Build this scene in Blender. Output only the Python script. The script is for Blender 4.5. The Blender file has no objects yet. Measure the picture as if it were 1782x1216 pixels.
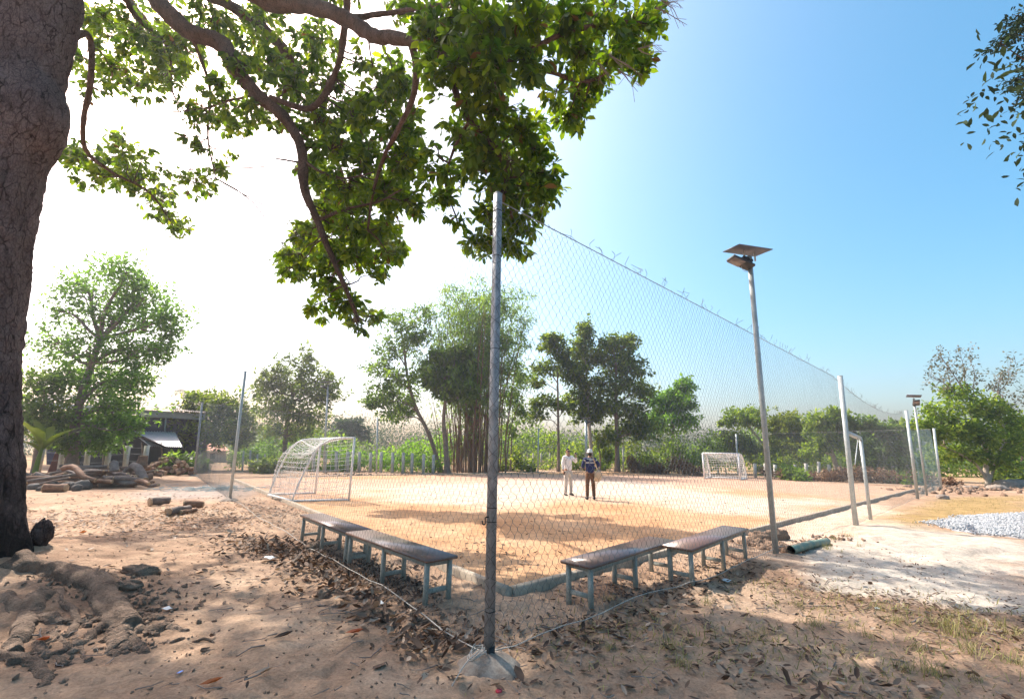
import bpy, math, random
import numpy as np
from mathutils import Vector, Matrix

# ------------------------------------------------------------------ camera
SC = bpy.context.scene
COL = SC.collection
rng = np.random.default_rng(7)
random.seed(7)
IW, IH = 1782.0, 1216.0
F_PX, HORIZON, ROLL, EYE = 790.0, 788.0, math.radians(1.0), 1.55
PITCH = math.atan((HORIZON - IH / 2) / F_PX)
FW = np.array([0, math.cos(PITCH), math.sin(PITCH)])
_u = np.array([0, -math.sin(PITCH), math.cos(PITCH)])
_r = np.array([1.0, 0, 0])
RT = _r * math.cos(ROLL) + _u * math.sin(ROLL)
UP = _u * math.cos(ROLL) - _r * math.sin(ROLL)
CAM = np.array([0, 0, EYE])
cd = bpy.data.cameras.new('camera')
cd.sensor_width = 36.0
cd.lens = F_PX / IW * 36.0
cd.clip_start = 0.05
cd.clip_end = 3000
cam = bpy.data.objects.new('camera', cd)
COL.objects.link(cam)
cam.matrix_world = Matrix(((RT[0], UP[0], -FW[0], 0), (RT[1], UP[1], -FW[1], 0), (RT[2], UP[2], -FW[2], EYE), (0, 0, 0, 1)))
SC.camera = cam

# ------------------------------------------------------------------ daylight
HAZE = 0.0010
SUN_EL, SUN_AZ = math.radians(48), math.radians(141)      # azimuth measured from +X towards +Y
SUN = Vector((math.cos(SUN_AZ) * math.cos(SUN_EL), math.sin(SUN_AZ) * math.cos(SUN_EL), math.sin(SUN_EL)))
world = bpy.data.worlds.new('World')
SC.world = world
world.use_nodes = True
wn = world.node_tree
wn.nodes.clear()
sky = wn.nodes.new('ShaderNodeTexSky')
sky.sky_type = 'NISHITA'
sky.sun_disc = False
sky.sun_elevation = SUN_EL
sky.sun_rotation = math.radians(90) - SUN_AZ
sky.altitude = 0
sky.air_density = 1.0
sky.dust_density = 4.5
sky.ozone_density = 1.0
bg = wn.nodes.new('ShaderNodeBackground')
bg.inputs['Strength'].default_value = 0.15
wo = wn.nodes.new('ShaderNodeOutputWorld')
hsv = wn.nodes.new('ShaderNodeHueSaturation')
hsv.inputs['Hue'].default_value = 0.478
hsv.inputs['Saturation'].default_value = 1.45
wn.links.new(sky.outputs[0], hsv.inputs['Color'])
wn.links.new(hsv.outputs[0], bg.inputs['Color'])
wn.links.new(bg.outputs[0], wo.inputs['Surface'])
sl = bpy.data.lights.new('sun', 'SUN')
sl.energy = 3.7
sl.angle = math.radians(0.55)
sl.color = (1.0, 0.94, 0.85)
so = bpy.data.objects.new('sun', sl)
COL.objects.link(so)
so.rotation_euler = SUN.to_track_quat('Z', 'Y').to_euler()
so.location = (-20, 16, 30)
# dry season air: one even volume round the whole place
import bmesh as _bm
hm = bpy.data.materials.new('air'); hm.use_nodes = True; hm.node_tree.nodes.clear()
ho = hm.node_tree.nodes.new('ShaderNodeOutputMaterial'); hv = hm.node_tree.nodes.new('ShaderNodeVolumePrincipled')
hv.inputs['Color'].default_value = (.93, .96, 1, 1); hv.inputs['Density'].default_value = HAZE; hv.inputs['Anisotropy'].default_value = 0.55
hm.node_tree.links.new(hv.outputs[0], ho.inputs['Volume'])
b_ = _bm.new(); _bm.ops.create_cube(b_, size=1.0); me_ = bpy.data.meshes.new('haze'); b_.to_mesh(me_); b_.free(); me_.materials.append(hm)
hz_ = bpy.data.objects.new('haze', me_); COL.objects.link(hz_); hz_.scale = (520, 330, 24.0); hz_.location = (0, 112, 9.0); hz_['kind'] = 'stuff'
hz_['label'] = 'thin pale dry air over the whole place'
SC.view_settings.view_transform = 'Standard'
SC.view_settings.look = 'None'
SC.view_settings.gamma = 1.0
SC.view_settings.use_curve_mapping = False
SC.view_settings.exposure = 1.08
SC.cycles.max_bounces = 8
SC.cycles.transparent_max_bounces = 8


# ------------------------------------------------------------------ where things stand
def ray(px, py):
    return (px - IW / 2) / F_PX * RT - (py - IH / 2) / F_PX * UP + FW


def G(px, py, z=0.0):
    """ground point seen at a place in the photograph"""
    d = ray(px, py)
    return CAM + d * ((z - EYE) / d[2])


def P(px, py, depth):
    return CAM + ray(px, py) * depth


def V_at(base, px, py):
    """point above/beside a base, at the base's own distance"""
    d = ray(px, py)
    return CAM + d * (base[1] / d[1])


def norm(v):
    v = np.asarray(v, float)
    return v / (np.linalg.norm(v) + 1e-12)


# value noise on numpy arrays
def _hash(ix, iy, seed):
    n = (ix * 374761393 + iy * 668265263 + seed * 982451653) & 0x7fffffff
    n = ((n ^ (n >> 13)) * 1274126177) & 0x7fffffff
    n = n ^ (n >> 16)
    return (n & 0xffff) / 65535.0


def vnoise(x, y, seed=0):
    x = np.asarray(x, float); y = np.asarray(y, float)
    ix = np.floor(x).astype(np.int64); iy = np.floor(y).astype(np.int64)
    fx = x - ix; fy = y - iy
    fx = fx * fx * (3 - 2 * fx); fy = fy * fy * (3 - 2 * fy)
    a = _hash(ix, iy, seed); b = _hash(ix + 1, iy, seed); c = _hash(ix, iy + 1, seed); d = _hash(ix + 1, iy + 1, seed)
    return (a * (1 - fx) + b * fx) * (1 - fy) + (c * (1 - fx) + d * fx) * fy


def fbm(x, y, seed=0, octs=3):
    s = 0; a = 0.5; t = 0
    for k in range(octs):
        s = s + a * vnoise(x * 2 ** k, y * 2 ** k, seed + k); t += a; a *= 0.5
    return s / t


def smooth(a, b, x):
    t = np.clip((x - a) / (b - a), 0, 1)
    return t * t * (3 - 2 * t)


def poly_mask(x, y, poly, w):
    """soft inside mask of a polygon given in ground metres"""
    x = np.asarray(x, float); y = np.asarray(y, float)
    inside = np.zeros(x.shape, bool); dist = np.full(x.shape, 1e9)
    n = len(poly)
    for i in range(n):
        x0, y0 = poly[i]; x1, y1 = poly[(i + 1) % n]
        dx, dy = x1 - x0, y1 - y0
        t = np.clip(((x - x0) * dx + (y - y0) * dy) / (dx * dx + dy * dy + 1e-9), 0, 1)
        dist = np.minimum(dist, np.hypot(x - x0 - t * dx, y - y0 - t * dy))
        c = ((y0 > y) != (y1 > y)) & (x < (x1 - x0) * (y - y0) / (y1 - y0 + 1e-12) + x0)
        inside ^= c
    sd = np.where(inside, dist, -dist)
    return smooth(-w, w, sd)


def px_poly(pts):
    return [tuple(G(a, b)[:2]) for a, b in pts]


TRUNK_XY = np.array([-6.75, 6.35])
SAND = px_poly([(1365, 975), (1440, 945), (1500, 915), (1560, 905), (1640, 925), (1790, 945), (1790, 1065), (1640, 1052), (1500, 1030), (1400, 1000)])
LAWN = px_poly([(1535, 900), (1580, 885), (1640, 868), (1790, 862), (1790, 905), (1660, 905), (1590, 922)])
PALE = px_poly([(1330, 935), (1400, 900), (1480, 875), (1560, 880), (1540, 905), (1480, 930), (1400, 950)])
GRAV = px_poly([(1615, 908), (1680, 897), (1790, 893), (1790, 938), (1710, 932), (1650, 920)])
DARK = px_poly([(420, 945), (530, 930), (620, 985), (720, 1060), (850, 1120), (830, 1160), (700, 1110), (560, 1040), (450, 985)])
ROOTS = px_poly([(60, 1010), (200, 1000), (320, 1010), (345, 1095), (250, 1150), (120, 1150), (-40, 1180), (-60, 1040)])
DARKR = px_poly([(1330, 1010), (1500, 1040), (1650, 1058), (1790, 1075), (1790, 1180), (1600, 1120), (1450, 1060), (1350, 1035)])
ASH = px_poly([(230, 858), (420, 838), (470, 850), (400, 868), (250, 868)])


def height(x, y):
    x = np.asarray(x, float); y = np.asarray(y, float)
    near = np.exp(-np.maximum(np.hypot(x, y) - 8, 0) / 10)
    h = (fbm(x * 0.5, y * 0.5, 3) - 0.5) * 0.07
    h = h + (fbm(x * 2.2, y * 2.2, 9, 3) - 0.5) * 0.055 * near
    h = h + (vnoise(x * 6.5, y * 8, 21) - 0.5) * 0.020 * near + (vnoise(x * 14, y * 17, 27) - 0.5) * 0.014 * near + (vnoise(x * 29, y * 33, 28) - 0.5) * 0.006 * near
    fp = vnoise(x * 4.3 + 5, y * 4.3, 29)
    h = h - smooth(.62, .8, fp) * 0.022 * near
    d = np.hypot(x - TRUNK_XY[0], y - TRUNK_XY[1])
    h = h + 0.30 * np.exp(-(d / 1.5) ** 2)
    d2 = np.hypot((x + 4.6), (y - 5.1))
    h = h + 0.10 * np.exp(-(d2 / 0.8) ** 2)
    s = poly_mask(x, y, SAND, 0.5)
    h = h + s * ((fbm(x * 1.6, y * 2.4, 33, 2) - 0.4) * 0.12)
    return h


def hz(p):
    return float(height(np.array([p[0]]), np.array([p[1]]))[0])


def GZ(px, py):
    p = G(px, py)
    p[2] = hz(p)
    return p


# ------------------------------------------------------------------ mesh helpers
class MB:
    """collects vertices and faces (quads / triangles) for ONE mesh object"""
    def __init__(self):
        self.v = []; self.q = []; self.t = []; self.n = 0; self.a = []; self.mi_q = []; self.mi_t = []

    def add(self, V, quads=None, tris=None, var=None, mat=0):
        V = np.asarray(V, float).reshape(-1, 3)
        self.v.append(V)
        if quads is not None and len(quads):
            self.q.append(np.asarray(quads, np.int64).reshape(-1, 4) + self.n); self.mi_q.append(np.full(len(self.q[-1]), mat))
        if tris is not None and len(tris):
            self.t.append(np.asarray(tris, np.int64).reshape(-1, 3) + self.n); self.mi_t.append(np.full(len(self.t[-1]), mat))
        if var is None:
            var = np.full(len(V), 0.5)
        elif np.isscalar(var):
            var = np.full(len(V), float(var))
        self.a.append(var)
        self.n += len(V)
        return self

    def mesh(self, name, smoothed=False):
        V = np.concatenate(self.v) if self.v else np.zeros((0, 3))
        q = np.concatenate(self.q) if self.q else np.zeros((0, 4), np.int64)
        t = np.concatenate(self.t) if self.t else np.zeros((0, 3), np.int64)
        me = bpy.data.meshes.new(name)
        me.vertices.add(len(V)); me.vertices.foreach_set('co', V.astype(np.float32).ravel())
        loops = np.concatenate([q.ravel(), t.ravel()]).astype(np.int32)
        me.loops.add(len(loops)); me.loops.foreach_set('vertex_index', loops)
        npoly = len(q) + len(t)
        me.polygons.add(npoly)
        starts = np.concatenate([np.arange(len(q)) * 4, len(q) * 4 + np.arange(len(t)) * 3]).astype(np.int32)
        me.polygons.foreach_set('loop_start', starts)
        mi = np.concatenate(self.mi_q + self.mi_t) if npoly else np.zeros(0)
        if mi.any():
            me.polygons.foreach_set('material_index', mi.astype(np.int32))
        if smoothed and npoly:
            me.polygons.foreach_set('use_smooth', np.ones(npoly, bool))
        at = me.attributes.new('var', 'FLOAT', 'POINT')
        at.data.foreach_set('value', np.concatenate(self.a).astype(np.float32) if self.a else np.zeros(0, np.float32))
        me.update(calc_edges=True)
        me.validate()
        return me

    def build(self, name, mats, parent=None, smoothed=False, loc=None):
        me = self.mesh(name, smoothed)
        for m in (mats if isinstance(mats, (list, tuple)) else [mats]):
            me.materials.append(m)
        return link(name, me, parent, loc)


def link(name, me, parent=None, loc=None):
    o = bpy.data.objects.new(name, me)
    COL.objects.link(o)
    if parent is not None:
        o.parent = parent
    if loc is not None:
        o.location = loc
    return o


def tag(o, label=None, cat=None, group=None, kind=None):
    if label: o['label'] = label
    if cat: o['category'] = cat
    if group: o['group'] = group
    if kind: o['kind'] = kind
    return o


def empty(name, loc, label, cat, group=None, rz=0.0):
    o = bpy.data.objects.new(name, None)
    COL.objects.link(o)
    o.location = tuple(loc); o.rotation_euler = (0, 0, rz)
    o.empty_display_size = 0.2
    return tag(o, label, cat, group)


def frames(path):
    path = np.asarray(path, float)
    T = np.gradient(path, axis=0)
    T /= np.linalg.norm(T, axis=1)[:, None] + 1e-12
    a = np.array([0, 0, 1.0]) if abs(T[0][2]) < 0.9 else np.array([1.0, 0, 0])
    N = np.zeros_like(path); n = norm(np.cross(T[0], a))
    for i in range(len(path)):
        n = n - T[i] * np.dot(n, T[i]); n = norm(n); N[i] = n
    return T, N, np.cross(T, N)


def tube(path, radii, sides=8, caps=True, wob=0.0, wfreq=3.0, seed=0):
    path = np.asarray(path, float); n = len(path)
    radii = np.full(n, radii, float) if np.isscalar(radii) else np.asarray(radii, float)
    T, N, B = frames(path)
    ang = np.arange(sides) * 2 * math.pi / sides
    R = radii[:, None] * np.ones((1, sides))
    if wob:
        L = np.concatenate([[0], np.cumsum(np.linalg.norm(np.diff(path, axis=0), axis=1))])
        R = R * (1 + wob * 2 * (vnoise(L[:, None] * wfreq + 0 * ang[None], np.sin(ang)[None] * 1.3 + np.cos(ang)[None] * 2 + 7 * seed + 0 * L[:, None], seed) - 0.5))
    V = path[:, None] + R[..., None] * (np.cos(ang)[None, :, None] * N[:, None] + np.sin(ang)[None, :, None] * B[:, None])
    V = V.reshape(-1, 3)
    i = np.arange(n - 1)[:, None] * sides; k = np.arange(sides)[None]; k2 = (k + 1) % sides
    Q = np.stack([i + k, i + k2, i + sides + k2, i + sides + k], -1).reshape(-1, 4)
    tris = None
    if caps:
        V = np.vstack([V, path[0], path[-1]])
        c0, c1 = n * sides, n * sides + 1; kk = np.arange(sides); k3 = (kk + 1) % sides
        tris = np.vstack([np.stack([np.full(sides, c0), k3, kk], -1), np.stack([np.full(sides, c1), (n - 1) * sides + kk, (n - 1) * sides + k3], -1)])
    return V, Q, tris


def spline(pts, n=24):
    """Catmull-Rom through points (any number of columns)"""
    p = np.asarray(pts, float)
    p = np.vstack([2 * p[0] - p[1], p, 2 * p[-1] - p[-2]])
    out = []
    seg = len(p) - 3
    for u in np.linspace(0, seg - 1e-6, n):
        i = int(u); t = u - i
        a, b, c, d = p[i:i + 4]
        out.append(0.5 * ((2 * b) + (-a + c) * t + (2 * a - 5 * b + 4 * c - d) * t * t + (-a + 3 * b - 3 * c + d) * t ** 3))
    return np.array(out)


BOX_Q = np.array([[0, 3, 2, 1], [4, 5, 6, 7], [0, 1, 5, 4], [1, 2, 6, 5], [2, 3, 7, 6], [3, 0, 4, 7]])


def beam(a, b, w, d, upv=(0, 0, 1), chamfer=0.0):
    """rectangular bar from a to b: w across, d along upv; chamfered long edges"""
    a = np.asarray(a, float); b = np.asarray(b, float)
    t = norm(b - a); u = np.asarray(upv, float)
    if abs(np.dot(t, norm(u))) > 0.95:
        u = np.array([1.0, 0, 0]) if abs(t[0]) < 0.9 else np.array([0, 1.0, 0])
    u = norm(u - t * np.dot(u, t)); s = np.cross(t, u)
    c = min(chamfer, w * 0.45, d * 0.45)
    hw, hd = w / 2, d / 2
    if c <= 0:
        prof = [(-hw, -hd), (hw, -hd), (hw, hd), (-hw, hd)]
    else:
        prof = [(-hw + c, -hd), (hw - c, -hd), (hw, -hd + c), (hw, hd - c), (hw - c, hd), (-hw + c, hd), (-hw, hd - c), (-hw, -hd + c)]
    k = len(prof)
    V = np.array([p + s * x + u * y for p in (a, b) for x, y in prof])
    Q = [[i, (i + 1) % k, k + (i + 1) % k, k + i] for i in range(k)]
    if k == 4:
        Q += [[3, 2, 1, 0], [4, 5, 6, 7]]
    else:
        for o in (0, 8):
            f = [[0, 1, 4, 5], [1, 2, 3, 4], [5, 6, 7, 0]]
            Q += [[o + j for j in (ff if o else ff[::-1])] for ff in f]
    return V, Q, None


def segs(A, B, rad, sides=3):
    """many thin straight wires at once"""
    A = np.asarray(A, float); B = np.asarray(B, float)
    T = B - A; T /= np.linalg.norm(T, axis=1)[:, None] + 1e-12
    ref = np.where(np.abs(T[:, 2:3]) < 0.9, np.array([[0, 0, 1.0]]), np.array([[1.0, 0, 0]]))
    N = np.cross(T, ref); N /= np.linalg.norm(N, axis=1)[:, None] + 1e-12
    Bn = np.cross(T, N)
    ang = np.arange(sides) * 2 * math.pi / sides + 0.3
    rad = np.broadcast_to(np.asarray(rad, float), (len(A),))
    off = rad[:, None, None] * (np.cos(ang)[None, :, None] * N[:, None] + np.sin(ang)[None, :, None] * Bn[:, None])
    V = np.concatenate([A[:, None] + off, B[:, None] + off], 1).reshape(-1, 3)
    k = np.arange(sides); k2 = (k + 1) % sides
    q = np.stack([k, k2, sides + k2, sides + k], -1)
    Q = (np.arange(len(A))[:, None, None] * (2 * sides) + q[None]).reshape(-1, 4)
    return V, Q


def polyline(pts):
    pts = np.asarray(pts, float)
    return pts[:-1], pts[1:]


def rand_rot(n, r=rng):
    q = r.normal(size=(n, 4)); q /= np.linalg.norm(q, axis=1)[:, None]
    w, x, y, z = q.T
    return np.stack([np.stack([1 - 2 * (y * y + z * z), 2 * (x * y - z * w), 2 * (x * z + y * w)], -1),
                     np.stack([2 * (x * y + z * w), 1 - 2 * (x * x + z * z), 2 * (y * z - x * w)], -1),
                     np.stack([2 * (x * z - y * w), 2 * (y * z + x * w), 1 - 2 * (x * x + y * y)], -1)], 1)


def basis(fwd, upv):
    """rotation matrices taking +X to fwd and +Z near upv"""
    f = fwd / (np.linalg.norm(fwd, axis=1)[:, None] + 1e-12)
    s = np.cross(upv, f); s /= np.linalg.norm(s, axis=1)[:, None] + 1e-9
    u = np.cross(f, s)
    return np.stack([f, s, u], 2)


def scatter(mb, T, Q, TR, pos, R, s, var, mat=0):
    n = len(pos); k = len(T)
    s = np.broadcast_to(np.asarray(s, float), (n,)) if np.ndim(s) < 2 else s
    TT = T[None] * (s[:, None, None] if np.ndim(s) == 1 else s[:, None, :])
    V = np.einsum('nij,nkj->nki', R, TT) + pos[:, None]
    base = np.arange(n)[:, None, None] * k
    q = (base + np.asarray(Q)[None]).reshape(-1, 4) if Q is not None and len(Q) else None
    t = (base + np.asarray(TR)[None]).reshape(-1, 3) if TR is not None and len(TR) else None
    mb.add(V.reshape(-1, 3), q, t, np.repeat(np.broadcast_to(var, (n,)), k), mat)


# leaf shapes, lying along +X, unit long
LEAF_V = np.array([[0, 0, 0], [.36, 0, -.03], [.70, 0, -.05], [1, 0, -.16], [.34, .17, .03], [.70, .20, .0], [.34, -.17, .03], [.70, -.20, .0]])
LEAF_Q = [[4, 1, 2, 5], [1, 6, 7, 2]]
LEAF_T = [[0, 1, 4], [0, 6, 1], [5, 2, 3], [2, 7, 3]]
DIA_V = np.array([[0, 0, 0], [.5, .27, .05], [1, 0, -.08], [.5, -.27, .05]])
DIA_Q = [[0, 1, 2, 3]]
CURL_V = np.array([[0, 0, .05], [.35, 0, 0], [.72, 0, .02], [1, 0, .16], [.33, .20, .12], [.72, .19, .15], [.33, -.2, .09], [.72, -.19, .2]])
BLADE_V = np.array([[0, .03, 0], [0, -.03, 0], [.5, -.025, .1], [.5, .025, .1], [1, 0, -.05]])


# ------------------------------------------------------------------ materials
def mat(name):
    m = bpy.data.materials.new(name)
    m.use_nodes = True
    nt = m.node_tree
    nt.nodes.clear()
    out = nt.nodes.new('ShaderNodeOutputMaterial')
    return m, nt, out


def N(nt, kind, **kw):
    n = nt.nodes.new(kind)
    for k, v in kw.items():
        if k.startswith('i_'):
            n.inputs[k[2:].replace('_', ' ')].default_value = v
        else:
            setattr(n, k, v)
    return n


def pos_node(nt, scale=(1, 1, 1), obj=False):
    if obj:
        g = N(nt, 'ShaderNodeTexCoord').outputs['Object']
    else:
        g = N(nt, 'ShaderNodeNewGeometry').outputs['Position']
    mp = N(nt, 'ShaderNodeMapping')
    mp.inputs['Scale'].default_value = scale
    nt.links.new(g, mp.inputs['Vector'])
    return mp.outputs[0]


def noise(nt, vec, scale, detail=4, rough=0.6, dist=0.0):
    n = N(nt, 'ShaderNodeTexNoise')
    n.inputs['Scale'].default_value = scale; n.inputs['Detail'].default_value = detail
    n.inputs['Roughness'].default_value = rough; n.inputs['Distortion'].default_value = dist
    nt.links.new(vec, n.inputs['Vector'])
    return n.outputs['Fac']


def ramp(nt, fac, stops):
    n = N(nt, 'ShaderNodeValToRGB')
    el = n.color_ramp.elements
    while len(el) < len(stops): el.new(0.5)
    for e, (p, c) in zip(el, stops):
        e.position = p
        e.color = (c[0], c[1], c[2], 1) if not np.isscalar(c) else (c, c, c, 1)
    nt.links.new(fac, n.inputs['Fac'])
    return n.outputs['Color']


def mix(nt, fac, a, b, blend='MIX'):
    n = N(nt, 'ShaderNodeMix', data_type='RGBA', blend_type=blend)
    for sock, val in ((n.inputs[0], fac), (n.inputs[6], a), (n.inputs[7], b)):
        if hasattr(val, 'links'): nt.links.new(val, sock)
        elif np.isscalar(val): sock.default_value = val
        else: sock.default_value = (val[0], val[1], val[2], 1)
    return n.outputs[2]


def attr(nt, name):
    n = N(nt, 'ShaderNodeAttribute', attribute_name=name)
    return n.outputs['Fac']


def bump(nt, h, strength=0.5, dist=0.02, normal=None):
    b = N(nt, 'ShaderNodeBump')
    b.inputs['Strength'].default_value = strength; b.inputs['Distance'].default_value = dist
    nt.links.new(h, b.inputs['Height'])
    if normal is not None: nt.links.new(normal, b.inputs['Normal'])
    return b.outputs[0]


def principled(nt, out, col, rough=0.7, metal=0.0, normal=None, spec=0.3):
    p = N(nt, 'ShaderNodeBsdfPrincipled')
    if hasattr(col, 'links'): nt.links.new(col, p.inputs['Base Color'])
    else: p.inputs['Base Color'].default_value = (col[0], col[1], col[2], 1)
    if hasattr(rough, 'links'): nt.links.new(rough, p.inputs['Roughness'])
    else: p.inputs['Roughness'].default_value = rough
    p.inputs['Metallic'].default_value = metal
    p.inputs['Specular IOR Level'].default_value = spec
    if normal is not None: nt.links.new(normal, p.inputs['Normal'])
    nt.links.new(p.outputs[0], out.inputs['Surface'])
    return p


def surf(name, c1, c2, scale=6, rough=0.7, metal=0.0, bs=0.3, bd=0.01, obj=True, stretch=(1, 1, 1), spec=0.3, fine=None):
    """two-tone weathered surface with grain"""
    m, nt, out = mat(name)
    v = pos_node(nt, stretch, obj)
    n1 = noise(nt, v, scale, 5, 0.65)
    c = ramp(nt, n1, [(0.32, c1), (0.68, c2)])
    n2 = noise(nt, v, fine or scale * 7, 3, 0.6)
    c = mix(nt, 0.35, c, ramp(nt, n2, [(0.3, 0.25), (0.7, 0.85)]), 'SOFT_LIGHT')
    principled(nt, out, c, rough, metal, bump(nt, n2, bs, bd), spec)
    return m


def leaf_mat(name, dark, mid, light, trans=0.45, gloss=0.45, tcol=(1.5, 1.45, 0.5), spec=0.35):
    """foliage: colour by leaf, thin enough to let light through"""
    m, nt, out = mat(name)
    c = ramp(nt, attr(nt, 'var'), [(0.0, dark), (0.5, mid), (1.0, light)])
    p = N(nt, 'ShaderNodeBsdfPrincipled')
    nt.links.new(c, p.inputs['Base Color']); p.inputs['Roughness'].default_value = gloss
    p.inputs['Specular IOR Level'].default_value = spec
    t = N(nt, 'ShaderNodeBsdfTranslucent')
    nt.links.new(mix(nt, 1.0, c, tcol, 'MULTIPLY'), t.inputs['Color'])
    ms = N(nt, 'ShaderNodeMixShader'); ms.inputs[0].default_value = trans
    nt.links.new(p.outputs[0], ms.inputs[1]); nt.links.new(t.outputs[0], ms.inputs[2])
    nt.links.new(ms.outputs[0], out.inputs['Surface'])
    return m


def bark_mat(name, plate, plate2, crack, scale=9.0, stretch=(1, 1, 0.45), foot_dark=None, bd=0.03):
    """flaky plates broken by thin uneven cracks, two sizes of plate"""
    m, nt, out = mat(name)
    v = pos_node(nt, stretch, True)
    nz = N(nt, 'ShaderNodeTexNoise'); nz.inputs['Scale'].default_value = scale * 0.55; nz.inputs['Detail'].default_value = 5
    nt.links.new(v, nz.inputs['Vector'])
    vv = mix(nt, 0.16, v, nz.outputs['Color'])
    edges = []
    for sc_, w in ((scale, .075), (scale * 2.3, .10)):
        vo = N(nt, 'ShaderNodeTexVoronoi', feature='DISTANCE_TO_EDGE'); vo.inputs['Scale'].default_value = sc_
        nt.links.new(vv, vo.inputs['Vector'])
        edges.append(ramp(nt, vo.outputs['Distance'], [(0.0, 0.0), (w, 1.0)]))
    fine = noise(nt, v, scale * 6, 6, 0.75)
    patch = noise(nt, v, scale * 0.25, 4, 0.6)
    c = ramp(nt, patch, [(0.3, plate), (0.7, plate2)])
    c = mix(nt, 0.7, c, ramp(nt, fine, [(0.25, 0.15), (0.75, 0.85)]), 'OVERLAY')
    keep = ramp(nt, noise(nt, v, scale * .8, 3, 0.6), [(0.38, 0.15), (0.62, 1.0)])
    inv = N(nt, 'ShaderNodeMath', operation='SUBTRACT'); inv.inputs[0].default_value = 1.0; nt.links.new(edges[0], inv.inputs[1])
    k1 = N(nt, 'ShaderNodeMath', operation='MULTIPLY'); nt.links.new(inv.outputs[0], k1.inputs[0]); nt.links.new(keep, k1.inputs[1])
    inv2 = N(nt, 'ShaderNodeMath', operation='SUBTRACT'); inv2.inputs[0].default_value = 1.0; nt.links.new(edges[1], inv2.inputs[1])
    k2 = N(nt, 'ShaderNodeMath', operation='MULTIPLY'); nt.links.new(inv2.outputs[0], k2.inputs[0]); k2.inputs[1].default_value = .45
    c = mix(nt, k2.outputs[0], c, crack)
    c = mix(nt, k1.outputs[0], c, crack)
    if foot_dark:
        z0, z1, col = foot_dark
        sx = N(nt, 'ShaderNodeSeparateXYZ'); nt.links.new(N(nt, 'ShaderNodeNewGeometry').outputs['Position'], sx.inputs[0])
        mr = N(nt, 'ShaderNodeMapRange'); nt.links.new(sx.outputs[2], mr.inputs[0])
        mr.inputs[1].default_value = z0; mr.inputs[2].default_value = z1
        a = N(nt, 'ShaderNodeMath', operation='MULTIPLY'); nt.links.new(mr.outputs[0], a.inputs[0])
        nt.links.new(ramp(nt, noise(nt, v, 2.2, 5, 0.7), [(0.35, 0.0), (0.6, 1.0)]), a.inputs[1])
        c = mix(nt, a.outputs[0], c, col)  # patchy darker colour, growing towards the foot of the trunk
    h = mix(nt, 0.35, mix(nt, .35, edges[0], edges[1]), fine)
    principled(nt, out, c, 0.9, 0, bump(nt, h, 1.0, bd), 0.15)
    return m


def ground_mat(name, stops_big, zones, bs=0.8, bd=0.03, chips=0.35):
    """sandy soil: patches, grain, little clods and bits of leaf; zones = [(attribute, colour a, colour b)]"""
    m, nt, out = mat(name)
    v = pos_node(nt)
    big = noise(nt, v, 0.55, 5, 0.62, 0.4)
    c = ramp(nt, big, stops_big)
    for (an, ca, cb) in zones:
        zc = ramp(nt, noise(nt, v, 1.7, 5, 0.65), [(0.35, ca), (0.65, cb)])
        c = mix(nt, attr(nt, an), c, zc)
    mid = noise(nt, v, 5.0, 6, 0.7, 0.3)
    c = mix(nt, 0.6, c, ramp(nt, mid, [(0.28, 0.24), (0.72, 0.76)]), 'OVERLAY')
    fine = noise(nt, v, 46.0, 4, 0.7)
    c = mix(nt, 0.65, c, ramp(nt, fine, [(0.25, 0.25), (0.75, 0.75)]), 'OVERLAY')
    vo = N(nt, 'ShaderNodeTexVoronoi', feature='F1'); vo.inputs['Scale'].default_value = 11.0
    vs = N(nt, 'ShaderNodeMapping'); vs.inputs['Scale'].default_value = (1, 1.7, 1); vs.inputs['Rotation'].default_value = (0, 0, 0.6)
    nt.links.new(v, vs.inputs[0]); nt.links.new(vs.outputs[0], vo.inputs['Vector'])
    chip = ramp(nt, vo.outputs['Distance'], [(0.10, 1.0), (0.17, 0.0)])
    sep = N(nt, 'ShaderNodeSeparateColor'); nt.links.new(vo.outputs['Color'], sep.inputs[0])
    sel = ramp(nt, sep.outputs[0], [(0.62, 0.0), (0.66, 1.0)])
    mm = N(nt, 'ShaderNodeMath', operation='MULTIPLY'); nt.links.new(chip, mm.inputs[0]); nt.links.new(sel, mm.inputs[1])
    m2 = N(nt, 'ShaderNodeMath', operation='MULTIPLY'); nt.links.new(mm.outputs[0], m2.inputs[0]); m2.inputs[1].default_value = chips
    cc = ramp(nt, sep.outputs[1], [(0.0, (.05, .03, .02)), (0.55, (.20, .11, .06)), (1.0, (.5, .38, .27))])
    c = mix(nt, m2.outputs[0], c, cc)
    h = mix(nt, 0.45, mid, fine)
    principled(nt, out, c, 0.95, 0, bump(nt, h, bs, bd, bump(nt, noise(nt, v, 17.0, 6, .75), .6, .03)), 0.1)
    return m


M = {}
M['ground'] = ground_mat('sandy_soil', [(0.30, (.275, .17, .112)), (0.5, (.37, .245, .162)), (0.72, (.47, .335, .235))],
                         [('sand', (.43, .365, .295), (.54, .465, .385)), ('pale', (.60, .43, .32), (.66, .50, .38)), ('lawn', (.27, .18, .075), (.40, .27, .12)),
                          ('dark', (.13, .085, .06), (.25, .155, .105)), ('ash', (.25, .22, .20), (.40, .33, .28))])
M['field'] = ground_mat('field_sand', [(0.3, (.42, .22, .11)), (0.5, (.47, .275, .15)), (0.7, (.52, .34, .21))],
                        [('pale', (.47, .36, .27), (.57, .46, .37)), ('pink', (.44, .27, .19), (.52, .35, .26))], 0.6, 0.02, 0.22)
M['concrete'] = surf('weathered_concrete', (.15, .105, .078), (.30, .255, .21), 9, 0.9, bs=.5)
M['kerb'] = surf('kerb_concrete', (.29, .23, .17), (.45, .37, .28), 3, 0.9, bs=.5)
M['post_conc'] = surf('old_concrete_post', (.33, .31, .28), (.50, .48, .43), 6, 0.9)
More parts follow.
